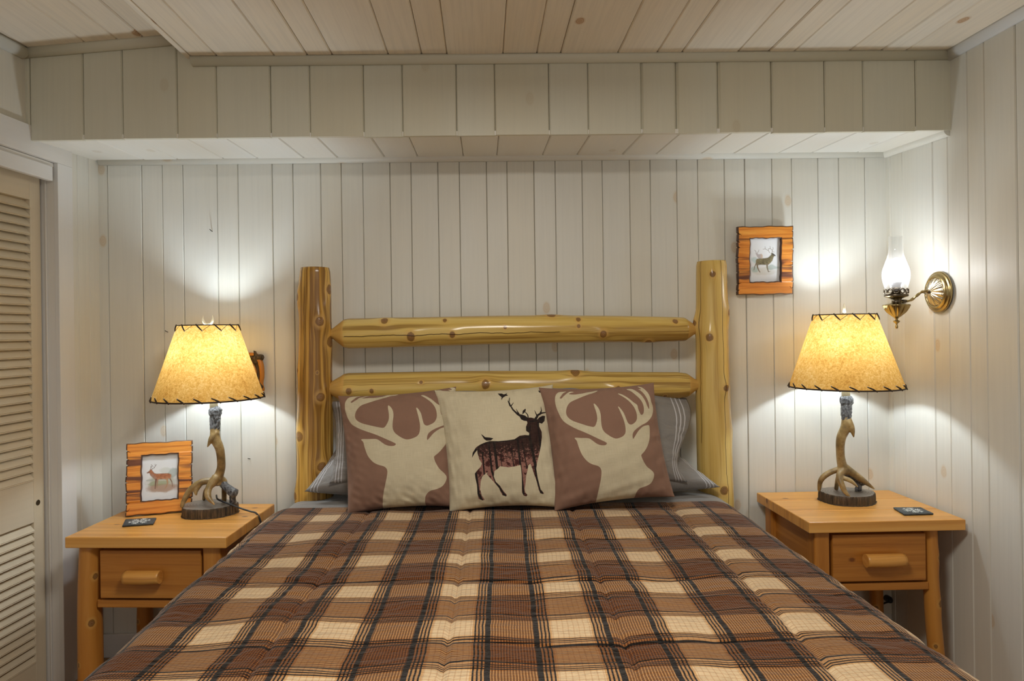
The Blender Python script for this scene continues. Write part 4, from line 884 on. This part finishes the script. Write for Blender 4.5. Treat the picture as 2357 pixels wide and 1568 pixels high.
def picframe(name,W,H,ow,oh,ox,oz,T,seed,pic,box,stand=False):
    """front face in local XZ (x right, z up from bottom-left), facing -Y; opening at ox,oz size ow,oh"""
    r=np.random.RandomState(seed); R=empty(name)
    def loop(x0,z0,w,h,n,wav,notch):
        pts=[]; pts2=[]; per=[((x0,z0),(x0+w,z0),(0,-1)),((x0+w,z0),(x0+w,z0+h),(1,0)),((x0+w,z0+h),(x0,z0+h),(0,1)),((x0,z0+h),(x0,z0),(-1,0))]
        ph=r.uniform(0,6.28,8)
        for si,(a,b,nn) in enumerate(per):
            nt=[(q,r.uniform(.003,.0055),r.uniform(.006,.011)) for q in notch.get(si,[])]
            for i in range(n):
                t=i/n; tz=t if si<2 else 1-t
                wv=wav*(math.sin(t*11+ph[si])+.6*math.sin(t*26+ph[si+2]))*min(1,8*min(t,1-t))
                w0=wv
                for q,wn,dn in nt: wv-=dn*max(0,1-abs(tz-q)*h/ (wn*.55)) if abs(tz-q)*h<wn*.55 else 0
                pts.append((a[0]+(b[0]-a[0])*t+nn[0]*wv,a[1]+(b[1]-a[1])*t+nn[1]*wv)); pts2.append((a[0]+(b[0]-a[0])*t+nn[0]*w0,a[1]+(b[1]-a[1])*t+nn[1]*w0))
        return np.array(pts),np.array(pts2)
    n=150
    o,o2=loop(0,0,W,H,n,.0012,{1:[.08,.18,.42,.48,.66,.83,.93],3:[.06,.16,.33,.46,.55,.7,.78,.9]}); i_,_u=loop(ox,oz,ow,oh,n,.0011,{})
    fr=[0,.05,.12,.3,.5,.7,.88,.95,1.]; ed=[1,.85,.25,0,0,0,.35,.95,1.]
    rows=[]; E=[]
    rows.append(np.c_[o[:,0],np.full(4*n,0.),o[:,1]]); E.append(np.ones(4*n))
    rows.append(np.c_[o[:,0],np.full(4*n,-T+.003),o[:,1]]); E.append(np.ones(4*n))
    for f,e in zip(fr,ed):
        kf=max(0,1-f/.3); p=(o*kf+o2*(1-kf))*(1-f)+i_*f; rows.append(np.c_[p[:,0],np.full(4*n,-T+(.0012 if f in(0,1.) else 0)),p[:,1]]); E.append(np.full(4*n,float(e)))
    rows.append(np.c_[i_[:,0],np.full(4*n,-.004),i_[:,1]]); E.append(np.ones(4*n))
    P=np.array(rows); E=np.array(E); uv=P[...,[0,2]].copy()
    st=((P[...,2]>oz-.003)&(P[...,2]<oz+oh+.003)).astype(float)
    me=grid('frame',P,M['frame'],R,uv,{'edge':E,'stile':st},wrapu=False,flip=False,smooth=False)
    # close the seam
    bm=bmesh.new(); bm.from_mesh(me.data); bm.verts.ensure_lookup_table(); m4=4*n
    uvl=bm.loops.layers.uv.active
    for k in range(len(rows)-1):
        f=bm.faces.new([bm.verts[k*m4+m4-1],bm.verts[k*m4],bm.verts[(k+1)*m4],bm.verts[(k+1)*m4+m4-1]])
        for l in f.loops: l[uvl].uv=(l.vert.co.x,l.vert.co.z)
    bmesh.ops.recalc_face_normals(bm,faces=bm.faces[:]); bm.to_mesh(me.data); bm.free()
    boxm('backing',.004,W-.004,-.003,.0,.004,H-.004,M['pine_d'],R,0,'x')
    nx,nz=190,250; X=np.linspace(0,1,nx)[None,:]*np.ones((nz,1)); Z=np.linspace(0,1,nz)[:,None]*np.ones((1,nx))
    P=np.stack([ox-.002+X*(ow+.004),np.full(X.shape,-.0055),oz-.002+Z*(oh+.004)],-1)
    x0,x1,y0,y1=box; cols=pic(x0+X*(x1-x0),y1-Z*(y1-y0)); grid('print',P,M['vcol'],R,np.stack([X,Z],-1),cols=cols,flip=False,smooth=False)
    if stand:
        o=boxm('easel_leg',W/2-.02,W/2+.02,0,.004,-.0,H*.6,M['pine_d'],R,.001,'z'); o.rotation_euler=(math.radians(20),0,0); o.location=(0,.05,.0)
    return R
# standing frame on the left table
d=np.array([-1.095+1.296,-.113+.195]); yaw=math.atan2(d[1],d[0]); 
f1=picframe('picture_frame',.220,.258,.119,.161,.052,.050,.016,1,picture_left,(362,952,322,1075),True)
f1.matrix_local=Matrix.Translation((-1.294,-.190,ZL+.001))@Matrix.Rotation(yaw*.8,4,'Z')@Matrix.Rotation(math.radians(-9),4,'X')
tag(f1,'burnt-edge orange wooden frame with red deer print, standing on the nightstand','picture frame','burnt-edge wooden picture frames')
f2=picframe('picture_frame',.215,.263,.118,.166,.049,.050,.018,2,picture_right,(430,968,382,1158))
f2.matrix_local=Matrix.Translation((.9855,-.014,1.367))@Matrix.Rotation(math.radians(-.3),4,'Y')@Matrix.Rotation(math.radians(3),4,'X')
tag(f2,'burnt-edge orange wooden frame with grey stag print, hung on the wall above right post','picture frame','burnt-edge wooden picture frames')

# ================================================================ COASTERS
def coaster(name,pts,z,seed,star):
    r=np.random.RandomState(seed); P=[]; n=14; pts=[np.array(p) for p in pts]; c=sum(pts)/4
    for a,b in zip(pts,pts[1:]+pts[:1]):
        for i in range(n): p=a+(b-a)*i/n; P.append(p+(c-p)*r.uniform(0,.035))
    m=len(P); V=[];E=[(0,1.0,0.),(0,1.,.0),(.004,.985,.0),(.0055,.96,0)]
    zs=[0,.0035,.0055,.006]; sc=[.97,1,.985,.95]; off=np.array([c[0],c[1],z])
    rows=[]
    for zz,s_ in zip(zs,sc): rows.append(np.array([[*( (p-c)*s_),zz] for p in P]))
    R=grid(name,np.array(rows),M['slate'],None,None,wrapu=True,ends=True,smooth=False); R.location=off
    th=math.atan2((pts[1]-pts[0])[1],(pts[1]-pts[0])[0]); S_=[]
    for k in range(6):
        a=k*math.pi/3+th+.3; 
        L=.034 if star else .030; S_.append([(0,0,.0062),(L*math.cos(a),L*math.sin(a),.0062)])
        for q in (.45,.75):
            for sg in (-1,1):
                b=(L*q*math.cos(a),L*q*math.sin(a)); S_.append([(b[0],b[1],.0062),(b[0]+.011*math.cos(a+sg*.9),b[1]+.011*math.sin(a+sg*.9),.0062)])
    ringsets=[tube_pts(p,.0022 if star else .0019,6,1,False)*np.array([1,1,.2])+np.array([0,0,.0052]) for p in S_]
    e=join_rings('etching',ringsets,M['etch'],R,False); e['label']='white etched snowflake mark'
    return R
tag(coaster('coaster',[(-1.268,-.245),(-1.164,-.232),(-1.139,-.307),(-1.236,-.328)],ZL+.0004,3,True),'dark slate coaster with white snowflake beside the standing picture frame','coaster','slate coasters')
tag(coaster('coaster',[(1.424,-.287),(1.521,-.291),(1.513,-.374),(1.408,-.378)],ZR+.0004,4,False),'dark slate coaster with white mark on the corner nightstand','coaster','slate coasters')

# ================================================================ WALL SCONCE
sc=tag(empty('wall_sconce',(1.592,-.297,1.355)),'brass oil-lamp style wall sconce with lit bulb in clear glass chimney','wall lamp')
rel=lambda z,A,r: .0016*np.sin(36*A+r*180)*(r>.012)*(r<.048)+.0008*np.sin(r*1400)*(r>.012)*(r<.048)
rm=Matrix.Rotation(math.radians(180-1.7),4,'Z')
pl=lathe('backplate',[(.0715,.0),(.072,.004),(.069,.008),(.064,.009),(.062,.013),(.055,.0175),(.050,.0165),(.0485,.014)],M['brass'],sc,96,n=3,axis='x',cap=False); pl.matrix_local=rm
pc=lathe('embossed_dome',[(.0490,.014),(.045,.018),(.034,.025),(.020,.031),(.009,.034),(.0002,.035)],M['nickel'],pl,180,n=8,axis='x',cap=False,fn=lambda z,A,r:0*r)
me=pc.data
for v in me.vertices:
    r_=math.hypot(v.co.y,v.co.z); a_=math.atan2(v.co.z,v.co.y)
    if .010<r_<.0475: v.co.x+=.0013*math.sin(18*a_)*min(1,r_*40)+.0009*(math.sin(r_*1500) if math.sin(18*a_)>.2 else 0)
tube('screw',[(.014,-.050,.0),(.022,-.053,0)],[.003,.002],M['brass_d'],pl,10,2)
SX_,SZ_=-.151,-.045   # lamp axis relative to the plate centre
# rope arm
pts=cr([(-.034,0,.0),(-.050,0,.004),(-.066,0,-.002),(-.084,0,-.016),(-.102,0,-.028),(-.122,0,-.0305),(-.145,0,-.0305)],8)
Ra=tube_pts(pts,.0042,16,1); nr=len(Ra); cen=Ra.mean(1,keepdims=True)
an=np.linspace(0,2*np.pi,16,endpoint=False)[None,:]; ph=np.arange(nr)[:,None]*.75
Ra=cen+(Ra-cen)*(1+.22*np.sin(2*an+ph))[...,None]
uva=np.zeros((nr,16,2)); grid('rope_arm',Ra,M['brass_w'] if 'brass_w' in M else M['brass'],sc,uva,wrapu=True,flip=True,ends=True)
tube('arm_boss',[(-.030,0,0),(-.040,0,0)],[.006,.005],M['brass_d'],sc,14,2)
tube('arm_collar',[(-.118,0,-.0305),(-.130,0,-.0305)],.0062,M['brass_d'],sc,14,2)
ax=(SX_,0,0)
lathe('bowl',[(.0002,-.126),(.004,-.125),(.0055,-.119),(.0035,-.112),(.005,-.108),(.011,-.103),(.012,-.0985),(.005,-.095),(.008,-.089),(.020,-.081),(.036,-.069),(.046,-.056),(.0505,-.047),(.051,-.044),(.048,-.042),(.030,-.038),(.018,-.034),(.017,-.026),(.022,-.020),(.034,-.017),(.0435,-.014)],M['brass'],sc,96,n=4,loc=ax,
  fn=lambda z,A,r: -.0042*(1-np.abs(np.sin(6*A)))**2*np.exp(-((z+.064)/.018)**2)*(r>.015))
lathe('burner',[(.0182,-.036),(.0175,-.027),(.0225,-.0205),(.0345,-.0168),(.0438,-.0135),(.0442,-.009),(.0432,-.0065),(.040,-.0065),(.012,-.008),(.012,.015)],M['brass_d'],sc,64,n=2,loc=ax,cap=False)
rings=[]
for i in range(12):
    a=2*math.pi*i/12; c=np.array([SX_+.0367*math.cos(a),.0367*math.sin(a),.0045]); t=np.array([-math.sin(a),math.cos(a),0]); pp=[c+.0076*(t*math.cos(q)+np.array([0,0,1])*math.sin(q)) for q in np.linspace(0,2*np.pi,15)]
    rings.append(tube_pts(pp,.0019,6,1,False))
gl=join_rings('gallery',rings,M['brass_d'],sc)
lathe('lamp_holder',[(.0165,-.008),(.0165,.014),(.0175,.018)],M['brass_d'],sc,24,n=1,loc=ax)
lathe('bulb_base',[(.0155,.018),(.0175,.026),(.022,.036)],M['bulb_cap'],sc,24,n=2,loc=ax,cap=False)
lathe('bulb',[(.022,.036),(.0285,.052),(.031,.068),(.0285,.085),(.020,.099),(.010,.106),(.0002,.108)],M['bulb_s'],sc,28,n=3,loc=ax,cap=False)
lathe('glass_chimney',[(.0395,.005),(.0405,.014),(.0455,.030),(.0505,.050),(.0510,.066),(.0475,.083),(.040,.102),(.0315,.124),(.0265,.142),(.0247,.160),(.0243,.180),(.0247,.197)],M['glass'],sc,64,n=4,loc=ax,cap=False)

# ================================================================ SMALL WALL THINGS
def nail(name,x,z,y0,lab,up=.02,shade=False):
    o=tube(name,[(x,.004,z),(x-.001,-.012,z+.003),(x-.001,-.022,z+.006)],[.0014,.0014,.0014],M['iron'],None,8,2); return tag(o,lab,'nail')
nail('nail',-1.046,1.640,0,'lone nail stuck in the wall boards high above the left lamp')
nail('nail',-1.222,1.252,0,'small bent nail in the wall just left of the amber lampshade')
nail('nail',-.912,.756,0,'tiny nail low on the wall between the left lamp and bed')
# bark-framed wall plaque behind the left lamp
pq=tag(empty('wall_plaque',(-.925,-.005,1.09)),'carved twig-and-bark wall plaque half hidden behind the left lampshade','wall decoration')
xr_=.072
tube('carved_border',[(-xr_,-.014,-.07),(-xr_-.004,-.016,0),(-xr_+.006,-.014,.066),(-.04,-.015,.074),(.0,-.015,.074),(.045,-.015,.071),(.058,-.016,.055),(.068,-.017,.03),(.071,-.017,-.01),(.067,-.016,-.04),(.070,-.015,-.07),(.03,-.015,-.078),(-.03,-.015,-.078),(-xr_,-.014,-.07)],[.007,.008,.008,.007,.006,.007,.010,.010,.009,.008,.007,.007,.007,.007],M['plaque'] if 'plaque' in M else M['frame_w'] if 'frame_w' in M else M['pine_d'],pq,14,6)
b=boxm('bark_panel',-.066,.064,-.010,.0,-.074,.070,M['bark'],pq,.003,'z')
blob('twig_knot',[([(.040,-.020,.058),(.060,-.022,.062),(.074,-.022,.060)],[.010,.010,.011]),([(.050,-.018,.060),(.046,-.02,.078),(.040,-.02,.088)],[.008,.006,.001]),([(.045,-.018,.05),(.055,-.02,.04)],[.009,.006]),([(.060,-.016,-.03),(.068,-.018,-.055)],[.008,.010])],M['bark_r'] if 'bark_r' in M else M['bark'],pq,.002,.006)
tube('twig',[(.018,-.014,.066),(.026,-.016,.048),(.036,-.016,.032),(.045,-.015,.01),(.046,-.013,-.02),(.040,-.012,-.045)],[.003,.004,.004,.004,.003,.002],M['pine'],pq,10,5)
# outlet and plug under the corner table
ot=tag(boxm('wall_outlet',1.545,1.615 if False else 1.585,-.007,-.001,.11,.225,M['plastic'],None,.003,'z'),'ivory wall outlet low behind the corner nightstand','outlet')
pg=tag(empty('plug',(1.562,-.008,.175)),'black plug and looping cord in the outlet under corner nightstand','plug')
tube('plug_body',[(0,0,0),(0,-.02,.0),(-.006,-.035,0)],[.012,.013,.008],M['black'],pg,14,4)
tube('cord',[(-.006,-.035,0),(-.05,-.05,-.006),(-.075,-.05,-.03),(-.07,-.04,-.08),(-.03,-.03,-.14),(0,-.02,-.165)],.0034,M['black'],pg,10,6)
